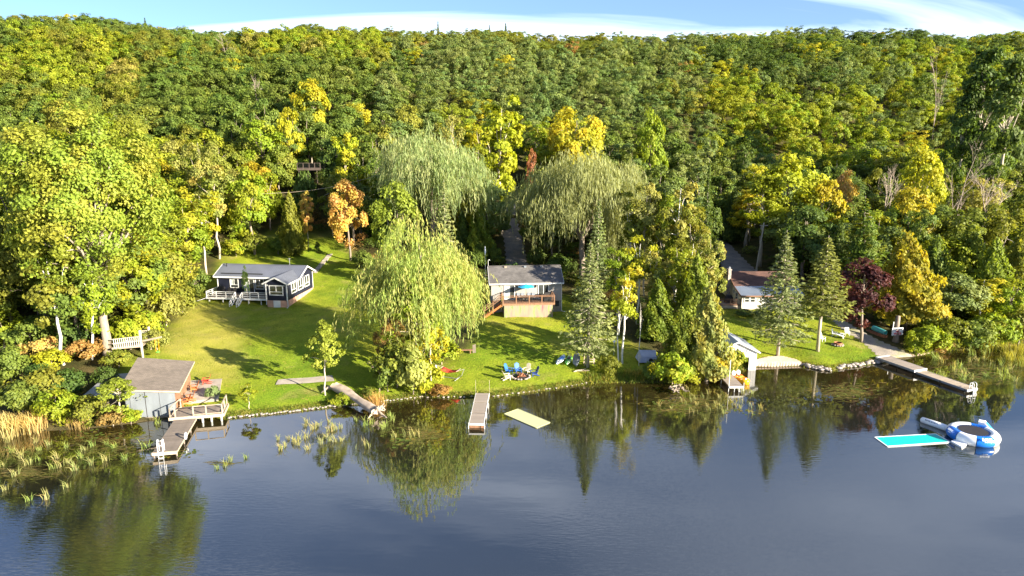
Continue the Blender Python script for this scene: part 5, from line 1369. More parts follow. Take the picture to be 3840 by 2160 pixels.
MB().box(-.78, -.06, .44, .8, -.005, .64).build('end_board', 'white_paint', bd)
for x, y, h_ in ((-.80, .1, 3.6), (-.80, 2.6, 1.9), (.82, .1, 1.0), (-.80, 5.2, .7)): MB().tube([(x, y, -1.5), (x, y, h_)], .035, 7).build('pipe_leg', 'white_paint', bd)
for x in (-.2, .3): MB().bar((x, -.02, -.3), (x, -.02, .6), .06).build('brace', 'white_paint', bd)
# pedal boat
pb = thing('pedal_boat', 'yellow and orange pedal boat with white seats moored at the boathouse dock', 'boat', (25.75, 72.9, 0.0), R(22))
hull = MB(); secs = [(-1.15, .50, .40), (-.9, .64, .48), (-.2, .68, .42), (.5, .64, .42), (.95, .50, .5), (1.2, .22, .55)]
for y, w_, h_ in secs: hull.v += [(-w_ * .6, y, -.12), (w_ * .6, y, -.12), (w_, y, h_ * .55), (w_ * .9, y, h_), (-w_ * .9, y, h_), (-w_, y, h_ * .55)]
for i in range(len(secs) - 1): hull.f += [(i * 6 + j, i * 6 + (j + 1) % 6, (i + 1) * 6 + (j + 1) % 6, (i + 1) * 6 + j) for j in range(6)]
hull.f += [tuple(range(5, -1, -1)), tuple(30 + j for j in range(6))]
hull.v = [(x, -y, z) for x, y, z in hull.v]
hull.build('hull', 'pedal_yellow', pb, True)
for x in (-.33, .33):
    MB().box(x - .24, .28, .42, x + .24, .75, .55).build('seat', 'pedal_orange', pb)
    m2 = MB(); m2.lathe([(.26, -.06), (.28, 0), (.26, .06)], 14); o = m2.build('backrest', 'white_plastic', pb, True); o.location = (x, .85, .75); o.rotation_euler = (R(75), 0, 0)
    m2 = MB(); m2.lathe([(.20, 0), (.17, .10), (.05, .13)], 10); o = m2.build('foot_well', 'pedal_orange', pb); o.location = (x, -.35, .40)
MB().lathe([(.1, 0), (.1, .12), (.03, .15)], 10, (0, -.8, .46)).build('bow_cap', 'white_plastic', pb)

# ---- docks
md = thing('dock', 'grey plank dock with white frame below the beige cottage lawn', 'dock', (-3.35, 59.95, 0), R(-2.0))
for k in range(3):
    z_ = .55 + .05 * k
    planks(md, -.66, .66, 2.55 * k + .02, 2.55 * k + 2.52, z_, .142, 'dock_board', 'x')
    for x in (-.72, .67): MB().box(x, 2.55 * k + .02, z_ - .16, x + .05, 2.55 * k + 2.52, z_ + .012).build('side_rail', 'white_paint', md)
MB().box(-.72, -.05, .40, .72, .01, .57).build('end_board', 'white_paint', md)
for y in (.05, 2.6, 5.1):
    for x in (-.75, .75): MB().tube([(x, y, -1.6), (x, y, .6)], .03, 7).build('pipe_leg', 'white_paint', md)
for x in (-.72, .72): MB().tube([(x, 7.6, -.5), (x, 7.6, 2.1)], .018, 6).build('tall_pole', 'pale_wood', md)
MB().box(-.68, .3, -.05, .68, .36, .4).build('brace', 'brown_wood', md)
a = Vector((45.55, 79.8, 0)); c = Vector((47.3, 75.15, 0)); ang = math.atan2(c.y - a.y, c.x - a.x) + math.pi / 2
rd = thing('dock', 'long two-level dock with tan deck at the right boat ramp', 'dock', tuple(c), ang)
L1 = (a - c).length
planks(rd, -.95, .95, .02, L1, .62, .142, 'dock_board', 'x')
for x in (-1.0, .95): MB().box(x, .02, .38, x + .05, L1, .63).build('side_rail', 'grey_metal', rd)
MB().box(-1.0, L1, .45, 1.0, L1 + .35, .65).build('shore_plate', 'white_paint', rd)
MB().box(-1.0, -.04, .36, 1.0, .015, .64).build('end_board', 'white_paint', rd)
L2 = 6.2
planks(rd, -.72, .72, -L2, -.06, .44, .142, 'pale_wood', 'x')
for x in (-.77, .72): MB().box(x, -L2, .22, x + .05, -.05, .45).build('side_rail', 'grey_metal', rd)
for y in (-L2 + .2, -3.1, 0.2, 2.4):
    for x in (-.85, .85): MB().tube([(x, y, -1.5), (x, y, .5)], .04, 7).build('pipe_leg', 'dark_metal', rd)
MB().box(-.78, -L2 - .05, .2, .78, -L2, .46).build('end_board', 'white_paint', rd)
ladder(rd.matrix_basis @ Vector((0.05, -L2 + .1, .44)), ang, 'white arched swim ladder at the end of the right dock', .75, .8)

# ---- floating mats and trampoline
def mat_float(px, name, lab, mt, dark=None):
    P4 = [on(x * 2576 / 3840, y * 2576 / 3840, .06) for x, y in px]
    t = thing(name, lab, 'floating mat', tuple((P4[0] + P4[2]) / 2))
    o = Vector(t.location)
    Q = [p - o for p in P4]
    if dark:
        f = .84; A1, B1 = Q[0].lerp(Q[1], f), Q[3].lerp(Q[2], f + .08)
        MB().slab([Q[0], A1, B1, Q[3]][::-1], .05).build('mat', mt, t)
        MB().slab([A1 + (Q[1] - A1) * .02, Q[1], Q[2], B1 + (Q[2] - B1) * .02][::-1], .05).build('mat_flap', dark, t)
    else: MB().slab(Q[::-1], .05).build('mat', mt, t)
    for i in range(4): MB().bar(Q[i] + Vector((0, 0, -.012)), Q[(i + 1) % 4] + Vector((0, 0, -.012)), .09, .05).build('edge_strip', 'pvc_white' if dark else mt, t)
mat_float([(1891, 1551.7), (1942, 1533.4), (2061.6, 1583.3), (2011.2, 1603.8)], 'floating_mat', 'pale yellow floating mat beside the grey plank dock', 'mat_pale')
mat_float([(3280.2, 1639.1), (3508.5, 1626.5), (3562.8, 1657), (3328, 1673.3)], 'floating_mat', 'turquoise floating mat beside the water trampoline', 'mat_teal', 'mat_teal_dark')
z8 = lambda x, y: S(x, y, 3240, 1520, 4.6)
tc_ = on(*z8(1880, 470), .55)
tr = thing('water_trampoline', 'blue and white inflatable water trampoline with black bed', 'trampoline', (tc_.x, tc_.y, 0))
RM, rm = 1.62, .50
for k in range(8):
    a0 = R(-90 - 26 + 45 * k) ; n_ = 7
    pts = [(RM * math.cos(a0 + R(45) * i / (n_ - 1)), RM * math.sin(a0 + R(45) * i / (n_ - 1)), .38) for i in range(n_)]
    MB().tube(pts, rm, 18, False).build('tube_section', 'pvc_blue' if k in (0, 6, 3) else 'pvc_white', tr, True)
MB().lathe([(1.40, .72), (1.34, .75), (1.2, .77)], 40, close=False).build('skirt', 'pvc_blue', tr)
m2 = MB(); m2.lathe([(1.24, .765), (.02, .76)], 40, close=False); m2.build('bed', 'mesh_black', tr)
for k in range(40):
    a0 = 6.283 * k / 40; MB().bar((1.22 * math.cos(a0), 1.22 * math.sin(a0), .78), (1.36 * math.cos(a0), 1.36 * math.sin(a0), .775), .05, .02).build('spring_strap', 'mesh_black', tr)
def text(par, s_, size, loc, rot, mat, name='lettering', bold=0.0):
    cu = bpy.data.curves.new(name, 'FONT'); cu.body = s_; cu.size = size; cu.align_x = 'CENTER'; cu.align_y = 'CENTER'; cu.extrude = .006; cu.offset = bold
    cu.resolution_u = 2; cu.materials.append(MATS[mat])
    tmp = bpy.data.objects.new(name, cu); me_ = bpy.data.meshes.new_from_object(tmp); bpy.data.objects.remove(tmp)
    return inst(name, me_, par, loc, rot)
for az, sc_ in ((R(-90 - 3.5), 1.0), (R(-90 - 26 - 45 - 22), .8)):
    d = Vector((math.cos(az), math.sin(az), 0)); nrm = (d * .8 + Vector((0, 0, .6))).normalized()
    p = Vector((RM * d.x, RM * d.y, .38)) + nrm * (rm + .05)
    rx = math.acos(nrm.z)
    text(tr, 'RAVE', .36 * sc_, p + Vector((0, 0, .07)), (rx, 0, az + math.pi / 2), 'pvc_white', bold=.012)
    text(tr, 'SPORTS', .13 * sc_, p - Vector((d.x * -.06, d.y * -.06, .14)), (rx, 0, az + math.pi / 2), 'pvc_white', bold=.004)
# boarding pad, slide block
q = [on(*z8(*z), .16) - Vector((tc_.x, tc_.y, 0)) for z in [(1500, 610), (1590, 575), (1790, 650), (1690, 715)]]
MB().slab(q[::-1], .2).build('boarding_pad', 'pvc_white', tr)
st = thing('inflatable_slide', 'white inflatable slide with turquoise steps on the far side of the trampoline', 'slide', (tc_.x + 1.75, tc_.y + 1.15, 0.05), R(-38))
m2 = MB(); m2.prism([(-.45, -.35, 0), (.75, -.35, 0), (.75, -.35, .35), (.05, -.35, 1.05), (-.45, -.35, 1.05)], (0, .75, 0)); m2.build('body', 'pvc_white', st)
m2 = MB(); m2.prism([(.12, -.2, 1.0), (.78, -.2, .36), (.80, -.2, .38), (.14, -.2, 1.03)], (0, .4, 0)); m2.build('slide_face', 'turquoise_cloth', st)
p0, p1 = on(*z8(985, 235), .25), on(*z8(1470, 400), .3)
lg = thing('inflatable_log', 'long white inflatable log joined to the trampoline', 'inflatable log', (p0.x, p0.y, 0))
dv = p1 - p0
MB().tube([(0, 0, .2), (.04 * dv.x, .04 * dv.y, .2), tuple(dv * .5 + Vector((0, 0, .2))), tuple(dv + Vector((0, 0, .2)))], [.17, .29, .30, .30], 16).build('tube', 'pvc_white', lg, True)
aw = math.atan2(dv.y, dv.x); nv = Vector((math.sin(aw), -math.cos(aw), 0)); nv = (nv * .75 + Vector((0, 0, .65))).normalized()
text(lg, 'RAVE SPORTS', .2, Vector((dv.x * .42, dv.y * .42, .2)) + nv * .315, (math.acos(nv.z), 0, aw), 'letter_dark')

# ---- beached boats and boards by the spruce
zb_ = lambda x, y: S(x, y, 1820, 1280, 4.2625)
def hull_boat(name, lab, cat, pa, pb_, w_, dep, mat, cockpit, tilt=0.0):
    """double-ended hull lying between two ground points, open or decked"""
    a_, b_ = Vector(pa), Vector(pb_); d = b_ - a_; L = math.hypot(d.x, d.y)
    t = thing(name, lab, cat, tuple((a_ + b_) / 2))
    t.rotation_euler = (math.atan2(d.z, L), tilt, math.atan2(d.y, d.x) - math.pi / 2)
    L = d.length; m2 = MB(); n_ = 11; k = 10
    for i in range(n_):
        s_ = -1 + 2 * i / (n_ - 1); ww = w_ / 2 * max(.04, (1 - abs(s_) ** 2.4)); rise = .12 * s_ * s_
        for j in range(k):
            a0 = 6.283 * j / k; m2.v.append((ww * math.cos(a0), s_ * L / 2, dep / 2 + rise + dep / 2 * (math.sin(a0) if math.sin(a0) < 0 else .35 * math.sin(a0))))
    for i in range(n_ - 1): m2.f += [(i * k + j, (i + 1) * k + j, (i + 1) * k + (j + 1) % k, i * k + (j + 1) % k) for j in range(k)]
    m2.f += [tuple(range(k)), tuple((n_ - 1) * k + j for j in range(k - 1, -1, -1))]
    m2.build('hull', mat, t, True)
    for (y0, ww, mt, nm) in cockpit:
        m3 = MB(); m3.lathe([(1, 0), (.92, .05), (.75, .03)], 14); o = m3.build(nm, mt, t, True); o.scale = (ww, ww * 1.6, 1); o.location = (0, y0, dep * .68)
    return t
g1, g2 = gnd(*zb_(1140, 390)), gnd(*zb_(1275, 275)); g1.z += .02; g2.z += .30
hull_boat('inflatable_kayak', 'blue and white inflatable kayak lying left of the green kayak', 'kayak', g1, g2, 1.0, .3, 'board_blue', [(.35, .26, 'pvc_blue', 'seat'), (-.45, .26, 'pvc_white', 'seat')], R(-14))
g1, g2 = gnd(*zb_(1300, 400)), gnd(*zb_(1370, 270)); g1.z += .02; g2.z += .3
hull_boat('kayak', 'green kayak lying between the blue kayak and the grey one', 'kayak', g1, g2, .85, .3, 'kayak_green', [(.3, .24, 'dark_metal', 'cockpit')], R(-10))
g1, g2 = gnd(*zb_(1430, 425)), gnd(*zb_(1495, 330)); g1.z += .02; g2.z += 1.15
hull_boat('canoe', 'grey canoe propped on timber against the spruce', 'canoe', g1, g2, 1.0, .34, 'grey_metal', [(.0, .28, 'grey_membrane', 'seat')], R(-20))
wd = thing('timber_pile', 'small pile of split timber under the grey canoe', 'timber', tuple(gnd(*zb_(1490, 480))))
for k in range(7): MB().bar((-.6 + .1 * k, -.3 + .05 * k, .05 + .05 * (k % 3)), (.5 + .12 * k, .3 - .1 * k, .09 + .07 * (k % 4)), .10, .07).build('timber', 'pale_wood', wd)
bn = thing('wooden_rack', 'weathered wooden rack standing behind the silvery spruce trunk', 'rack', tuple(gnd(*zb_(1660, 385))), R(4))
for x in (-.55, .55):
    for y in (-.3, .3): MB().bar((x * 1.1, y * 1.2, 0), (x * .9, y, 1.35 if y > 0 else .95), .09).build('leg', 'pale_wood', bn)
for y, z in ((-.33, .25), (-.3, .8), (.3, 1.3), (.34, .3)): MB().bar((-.62, y, z), (.62, y, z), .08, .1).build('crossbar', 'pale_wood', bn)
# hammock
h0, h1 = gnd(*S(980, 1085, 1480, 1180, 4.53)), gnd(*S(640, 860, 1480, 1180, 4.53))
hm = thing('hammock', 'red hammock on a tan metal stand under the near willow', 'hammock', tuple(gnd(1132, 952)), R(158))
m2 = MB(); n_ = 9
for i in range(n_):
    s_ = -1 + 2 * i / (n_ - 1); x = s_ * 1.05; z = .75 + .28 * s_ * s_
    m2.v += [(x, -.5, z + .05), (x, 0, z - .08), (x, .5, z + .05)]
for i in range(n_ - 1): m2.f += [(i * 3, i * 3 + 1, i * 3 + 4, i * 3 + 3), (i * 3 + 1, i * 3 + 2, i * 3 + 5, i * 3 + 4)]
o = m2.build('bed', 'red_cloth', hm, True); md_ = o.modifiers.new('thick', 'SOLIDIFY'); md_.thickness = .02
for s_ in (-1, 1):
    MB().bar((s_ * 1.06, -.55, 1.08), (s_ * 1.06, .55, 1.08), .045).build('spreader_bar', 'pale_wood', hm)
    for y in (-.5, 0, .5): MB().bar((s_ * 1.06, y, 1.08), (s_ * 1.75, 0, 1.28), .012).build('cord', 'white_paint', hm)
    MB().tube([(s_ * 1.75, 0, 1.3), (s_ * 1.45, 0, .5), (s_ * .8, 0, .08)], .035, 7).build('stand_arm', 'aluminium', hm)
    MB().tube([(s_ * .9, -.65, .03), (s_ * .9, .65, .03)], .035, 7).build('foot', 'aluminium', hm)
MB().tube([(-.85, 0, .07), (.85, 0, .07)], .035, 7).build('base_beam', 'aluminium', hm)
# plank bench under the willow
gp = gnd(*S(1290, 655, 1480, 1180, 4.53))
pl = thing('plank_bench', 'rough plank bench with high end board under the near willow', 'bench', (gp.x, gp.y, gp.z), R(6))
for k in range(3): MB().box(.25 + k * .13, -.05, 0, .37 + k * .13, .0, 1.0 + .04 * k).build('plank', 'old_wood', pl)
for k in range(3): MB().box(-1.9, -.3 + k * .15, .40, .25, -.17 + k * .15, .45).build('plank', 'brown_wood', pl)
for x in (-1.7, -.1): MB().box(x, -.28, 0, x + .12, .1, .4).build('leg', 'brown_wood', pl)

# ---- things on the right lawn
z7 = lambda x, y: S(x, y, 3040, 1160, 2576 / 660)
F2 = gnd(*z7(395, 530))
fire_ring(F2, .62, 12, 'small fire ring of white stones with a rusty hoop on the right lawn', False)
o = thing('fire_hoop', 'rusty steel hoop standing inside the right fire ring', 'hoop', (F2.x, F2.y, F2.z + .06))
MB().lathe([(.50, 0), (.50, .34), (.46, .34), (.46, 0)], 18, close=False).build('hoop', 'firewood', o, True)
def lawn_chair(px, rz, lab, long=False):
    t = thing('lawn_chair', lab, 'chair', tuple(gnd(*z7(*px))), rz, 'white chairs on the right lawn')
    m2 = MB(); m2.box(-.27, -.28, .38, .27, .26, .42); m2.build('seat', 'white_plastic', t)
    MB().prism([(-.27, .24, .42), (.27, .24, .42), (.25, .42, 1.0), (-.25, .42, 1.0)], (0, .03, 0)).build('backrest', 'white_plastic', t)
    for x in (-.26, .26):
        for y in (-.25, .25): MB().box(x - .02, y - .02, 0, x + .02, y + .02, .38).build('leg', 'white_plastic', t)
        MB().box(x - .03, -.28, .58, x + .03, .3, .61).build('armrest', 'white_plastic', t); MB().box(x - .02, -.27, .42, x + .02, -.23, .58).build('arm_post', 'white_plastic', t)
    if long: MB().prism([(-.26, -.3, .40), (.26, -.3, .40), (.26, -1.15, .22), (-.26, -1.15, .22)], (0, 0, .03)).build('footrest', 'white_plastic', t); MB().box(-.25, -1.1, 0, .25, -1.06, .22).build('front_leg', 'white_plastic', t)
lawn_chair((165, 470), R(25), 'white lawn chair half hidden by the pine trunk'); lawn_chair((350, 400), R(48), 'white lounge chair with a footrest on the right lawn', True); lawn_chair((530, 385), R(-12), 'white lawn chair farthest right, facing the small table')
t = thing('side_table', 'low white side table between the white lawn chairs', 'table', tuple(gnd(*z7(450, 405))))
MB().lathe([(.28, 0), (.30, .02), (.28, .05)], 14, (0, 0, .42)).build('table_top', 'white_plastic', t)
for k in range(4): MB().bar((.2 * math.cos(k * 1.571), .2 * math.sin(k * 1.571), .42), (.26 * math.cos(k * 1.571), .26 * math.sin(k * 1.571), 0), .04).build('leg', 'white_plastic', t)
a_, b_ = gnd(*z7(905, 335)), gnd(*z7(1085, 415))
pp = thing('culvert_pipe', 'turquoise plastic pipe lying on stacked firewood by the boat ramp', 'pipe', tuple((a_ + b_) / 2))
dv = (b_ - a_) / 2; zup = Vector((0, 0, .62))
m2 = MB(); m2.tube([-dv + zup, dv * .0 + zup, dv + zup], .34, 18, False); m2.tube([dv * 1.0 + zup, dv * .0 + zup, -dv + zup], .30, 18, False)
m2.build('pipe', 'teal_plastic', pp, True)
m2 = MB(); m2.tube([dv * .99 + zup, dv * 1.01 + zup], .345, 18, False); m2.build('rim', 'white_plastic', pp)
fw_ = thing('firewood_stack', 'low stack of split firewood under the turquoise pipe', 'firewood', tuple((a_ + b_) / 2), math.atan2(dv.y, dv.x))
lg_me = [MB().tube([(0, -.2, 0), (0, .2, 0)], r_, 6).mesh('log', 'firewood') for r_ in (.09, .11, .13)]
for k in range(34): inst('log', random.choice(lg_me), fw_, (-1.4 + (k % 17) * .17, -.35 + random.uniform(-.05, .05), .08 + .17 * (k // 17)), (0, random.uniform(0, 3), random.uniform(-.2, .2)))
sp_ = gnd(*z7(1240, 480)); zz = at(*z7(1262, 320), sp_.y)
sg = thing('lake_sign', 'white board sign reading no wake in red on a tree stump', 'sign', (sp_.x, sp_.y, sp_.z), R(8))
hb = zz.z - sp_.z
MB().box(-.78, -.13, hb - .50, .78, -.09, hb + .50).build('board', 'white_paint', sg)
text(sg, 'PLEASE MAKE', .21, (0, -.14, hb + .30), (R(90), 0, 0), 'letter_dark', bold=.006)
text(sg, 'NO', .34, (0, -.14, hb + .02), (R(90), 0, 0), 'letter_red', bold=.016)
text(sg, 'WAKE', .36, (0, -.14, hb - .30), (R(90), 0, 0), 'letter_red', bold=.016)
MB().box(-.68, -.08, hb - .6, -.58, -.02, hb + 1.3).build('post', 'white_paint', sg)
m2 = MB(); m2.tube([(.1, .15, -.3), (.12, .12, .5), (.05, .15, hb + .2), (.1, .2, hb + 2.0)], [.55, .34, .3, .27], 10); m2.build('stump', 'bark_grey', sg, True)

# ---- play platform, swing
PA = Vector((-46.0, 75.0, hz(-46, 75))); 
pg = thing('play_platform', 'wooden play platform with slatted railing built against the cottonwood trunk', 'play platform', (-45.2, 74.6, hz(-45.2, 74.6)), R(8))
for x, y in ((2.75, 0), (2.75, 2.6), (.1, 2.6)): MB().tube([(x, y, -.4), (x, y, 3.3 if y == 0 else 3.0)], .14, 9).build('post', 'bark_pale', pg, True)
planks(pg, -.2, 2.8, .0, 2.7, 1.35, .16, 'pale_wood', 'x', name='floor_board')
MB().bar((-.4, -.08, 1.28), (2.8, -.08, 1.45), .08, .22).build('beam', 'pale_wood', pg)
for z in (1.95, 2.45): MB().bar((-.3, -.08, z - .1), (2.7, -.08, z + .15), .06, .1).build('rail', 'pale_wood', pg); MB().bar((-.1, 2.6, z), (2.7, 2.6, z + .1), .06, .1).build('rail', 'pale_wood', pg)
bal_me = MB().box(-.025, -.02, 0, .025, .02, 1.05).mesh('baluster', 'white_paint')
for k in range(13): inst('baluster', bal_me, pg, (-.1 + k * .22, -.13, 1.38 + .012 * k)); inst('baluster', bal_me, pg, (.1 + k * .2, 2.55, 1.4))
MB().bar((2.6, 0, 1.95), (5.2, -.5, 2.55), .12, .2).build('swing_beam', 'pale_wood', pg)
sw = thing('swing', 'small green swing seat on yellow ropes hanging from the wooden beam', 'swing', pg.matrix_basis @ Vector((4.6, -.4, .75)), R(8))
for x in (-.18, .18): MB().bar((x, 0, .05), (x, 0, 1.62), .03).build('rope', 'pedal_yellow', sw)
m2 = MB(); m2.lathe([(.05, -.08), (.22, -.02), (.24, .1), (.20, .1), (.16, 0), (.04, -.03)], 10, close=False); m2.build('seat', 'green_plastic', sw, True)

# ---- driftwood trunk at the shore
d0, d1 = gnd(842, 985), on(962, 1046, .3)
dw = thing('driftwood_log', 'massive grey driftwood trunk with splayed roots lying across the stone edge', 'driftwood', tuple(d0))
v = Vector(d1) - Vector(d0)
m2 = MB(); n_ = 12; kk = 16
for i in range(n_):
    t_ = i / (n_ - 1); r0 = .52 - .16 * t_ + .06 * math.sin(t_ * 9)
    c0 = v * (.92 * t_) + Vector((.10 * math.sin(t_ * 5), .12 * math.cos(t_ * 4), .50 - .22 * t_))
    ax = Vector((v.y, -v.x, 0)).normalized()
    for j_ in range(kk):
        a_ = 6.283 * j_ / kk; rr_ = r0 * (1 + .13 * math.sin(3 * a_ + 2 * t_) + .10 * math.sin(7 * a_ + 5 * t_) + .05 * rng.normal())
        m2.v.append(tuple(c0 + ax * math.cos(a_) * rr_ + Vector((0, 0, 1)) * math.sin(a_) * rr_ * .85))
for i in range(n_ - 1): m2.f += [(i * kk + j_, i * kk + (j_ + 1) % kk, (i + 1) * kk + (j_ + 1) % kk, (i + 1) * kk + j_) for j_ in range(kk)]
m2.f += [tuple(range(kk)), tuple((n_ - 1) * kk + j_ for j_ in range(kk - 1, -1, -1))]
m2.build('trunk', 'driftwood', dw, True)
for k in range(12):
    s0 = v * rng.uniform(.72, .92) + Vector((0, 0, .32)); a_ = rng.uniform(-2.0, 1.5); L_ = rng.uniform(.5, 1.5); r_ = rng.uniform(.07, .17)
    e = Vector((math.cos(a_), math.sin(a_), rng.uniform(-.35, .55))) * L_; w_ = Vector(tuple(rng.normal(size=3) * .18))
    m2 = MB(); m2.tube([s0, s0 + e * .35 + w_, s0 + e * .7 + w_ * 1.6, s0 + e + w_ * .5 - Vector((0, 0, .1))], [r_ * 1.5, r_, r_ * .7, r_ * .25], 7); m2.build('root', 'driftwood', dw, True)
for e in ((-1.2, -.35, -.25), (-.8, .4, .15)):
    m2 = MB(); m2.tube([(0, 0, .5), (e[0] * .6, e[1] * .6 + .1, .4), (e[0] * 1.1, e[1] * 1.2, .25 + e[2])], [.26, .15, .04], 7); m2.build('branch_stub', 'driftwood', dw, True)
d0 = on(1700, 985, .2)
dr = thing('root_tangle', 'bleached root tangle in the shallows under the lime shrub', 'driftwood', tuple(d0))
for k in range(15):
    a = random.uniform(-2.9, .6); L = random.uniform(.5, 1.6); e = Vector((math.cos(a) * L, math.sin(a) * L, random.uniform(-.25, .6))); w_ = Vector(tuple(rng.normal(size=3) * .15)); b0 = Vector((random.uniform(-.7, .9), random.uniform(.1, .7), random.uniform(.05, .45)))
    m2 = MB(); m2.tube([b0, b0 + e * .4 + w_, b0 + e * .75 - w_, b0 + e], [.085, .06, .04, .015], 6); m2.build('root', 'driftwood', dr, True)
for k, (vx, vy, tx, ty) in enumerate([(1754, 962, 1768, 925), (1772, 962, 1796, 905)]):
    p0 = on(vx, vy, -.1); p1 = at(tx, ty, p0.y + .4)
    t = thing('leaning_trunk', ['bare leaning trunk rising from the water, left of the pair', 'bare leaning trunk rising from the water, right of the pair'][k], 'tree trunk', tuple(p0))
    m2 = MB(); d = p1 - p0; m2.tube([(0, 0, -.6), tuple(d * .5), tuple(d * 1.5)], [.24, .19, .13], 9); m2.build('trunk', 'bark_grey', t, True)

# ---- boat under pale cover, blue tarpaulin, bits behind the bank
g0 = gnd(1632, 908)
t = thing('covered_trailer', 'low trailer under a pale grey tarpaulin on the wooded bank', 'trailer', tuple(g0), R(6))
m2 = MB(); m2.add([(-1.45, -.95, .12), (1.25, -.95, .08), (1.3, .95, .2), (-1.4, .95, .2), (-1.1, -.6, .75), (.95, -.65, .62), (1.0, .75, 1.05), (-1.0, .75, 1.15)], [(0, 1, 5, 4), (1, 2, 6, 5), (2, 3, 7, 6), (3, 0, 4, 7), (4, 5, 6, 7), (3, 2, 1, 0)]); m2.build('cover', 'pale_tarp', t)
for y in (-.8, .8): m3 = MB(); m3.lathe([(.28, -.09), (.28, .09)], 14); o = m3.build('wheel', 'dark_metal', t); o.rotation_euler = (R(90), 0, 0); o.location = (0, y, .26)
t = thing('tarpaulin_heap', 'blue tarpaulin heap right of the covered trailer', 'tarpaulin', tuple(gnd(1662, 912)), R(20))
m2 = MB(); m2.lathe([(.75, 0), (.7, .35), (.45, .75), (.1, .95)], 9); m2.v = [(x * rng.uniform(.8, 1.2), y * rng.uniform(.8, 1.2), z * rng.uniform(.9, 1.1)) for x, y, z in m2.v]; m2.build('sheet', 'blue_tarp', t)
bp = gnd(1544, 893)
t = thing('bird_feeder', 'white bird feeder on a thin post at the bank beside the twin birch', 'bird feeder', tuple(bp))
MB().bar((0, 0, -.1), (0, 0, 1.5), .05).build('post', 'aluminium', t); MB().lathe([(.12, 0), (.12, .2), (.22, .22), (.02, .42)], 8, (0, 0, 1.5)).build('feeder', 'white_plastic', t)
# flag pole and utility pole, cabin deck, wire
fp = gnd(1221, 700); ft_ = at(1221, 620, fp.y)
t = thing('flag_pole', 'thin white pole with a furled white flag behind the beige cottage', 'flag pole', tuple(fp)); hp = ft_.z - fp.z
MB().tube([(0, 0, -.2), (0, 0, hp)], .04, 7).build('pole', 'white_paint', t)
MB().lathe([(.02, hp - 1.5), (.16, hp - 1.1), (.14, hp - .6), (.03, hp + .05)], 8).build('furled_flag', 'white_plastic', t)
up0 = gnd(1901, 686); ut = at(1922, 560, up0.y)
t = thing('utility_pole', 'grey utility pole leaning beside the right drive behind the white house', 'pole', tuple(up0))
MB().tube([(0, 0, -.3), (ut.x - up0.x, 0, ut.z - up0.z)], [.17, .12], 9).build('pole', 'bark_pale', t); MB().bar((ut.x - up0.x - .7, 0, ut.z - up0.z - .5), (ut.x - up0.x + .7, 0, ut.z - up0.z - .5), .1).build('crossarm', 'bark_pale', t)
cd = at(778, 424, 141.0)
t = thing('cabin_deck', 'brown cabin deck with railing and steps half hidden in the trees', 'deck', (cd.x, cd.y, cd.z), R(3))
planks(t, -2.4, 2.2, 0, 3.0, 0, .2, 'shaded_cabin_wood', 'x', name='deck_board')
MB().box(-2.5, -.06, -.35, 2.3, -.005, .03).build('deck_skirt', 'shaded_cabin_wood', t)
rails(t, [(-2.4, .05), (-1.2, .05), (0, .05), (1.1, .05), (2.2, .05)], 0, 1.1, 'shaded_cabin_wood', .12, (1.0, .12), (.1, .06), .16, 'dark_metal')
for x in (-2.2, -.4, 1.4): MB().box(x, .1, -3, x + .15, .25, -.05).build('post', 'shaded_cabin_wood', t)
for k in range(8): MB().box(1.5, 3.1 + .3 * k, .2 + .22 * k, 2.6, 3.35 + .3 * k, .26 + .22 * k).build('stair_tread', 'old_wood', t)
w0, w1 = at(640, 488, 126), at(1000, 425, 128)
t = thing('power_cable', 'pale power cable strung across the trees above the stone path', 'cable', tuple(w0))
d = w1 - w0
MB().tube([tuple(d * s_ - Vector((0, 0, 1.2 * math.sin(math.pi * s_)))) for s_ in [i / 8 for i in range(9)]], .03, 5).build('cable', 'pale_wood', t)
wf = gnd(745, 472)

# ------------------------------------------------------------------ shore stones, reeds, lily pads
def along(px0, px1, step):
    x = px0
    while x < px1:
        yield x, np.interp(x, [p[0] for p in SHORE_PX], [p[1] for p in SHORE_PX]); x += step * random.uniform(.7, 1.3)
for a_, b_, step, big, lab in [(575, 850, 5.2, .15, 'small pale stone in the row edging the left lawn'), (850, 1060, 8, .15, 'small pale stone edging the shore below the near willow'),
                               (1060, 1480, 13, .13, 'small stone at the grass edge below the fire ring'), (2026, 2096, 5.5, .27, 'rounded grey boulder at the point of the right lawn'),
                               (2110, 2222, 7, .26, 'rounded stone between the right lawn and the long dock'), (1880, 1905, 7, .16, 'small reddish stone beside the white boathouse corner')]:
    for vx, vy in along(a_, b_, step):
        p = on(vx, vy, 0.0)
        for r_ in range(1 if big < .2 else 2):
            s_ = big * random.uniform(.65, 1.35)
            o = stone((p.x + random.uniform(-.1, .1), p.y + random.uniform(-.12, .25) + .3 * r_, .05 + .12 * r_ + s_ * .2), s_ * 1.15, s_, s_ * .85)
            tag(o, lab, 'stone', 'stones along the shoreline')
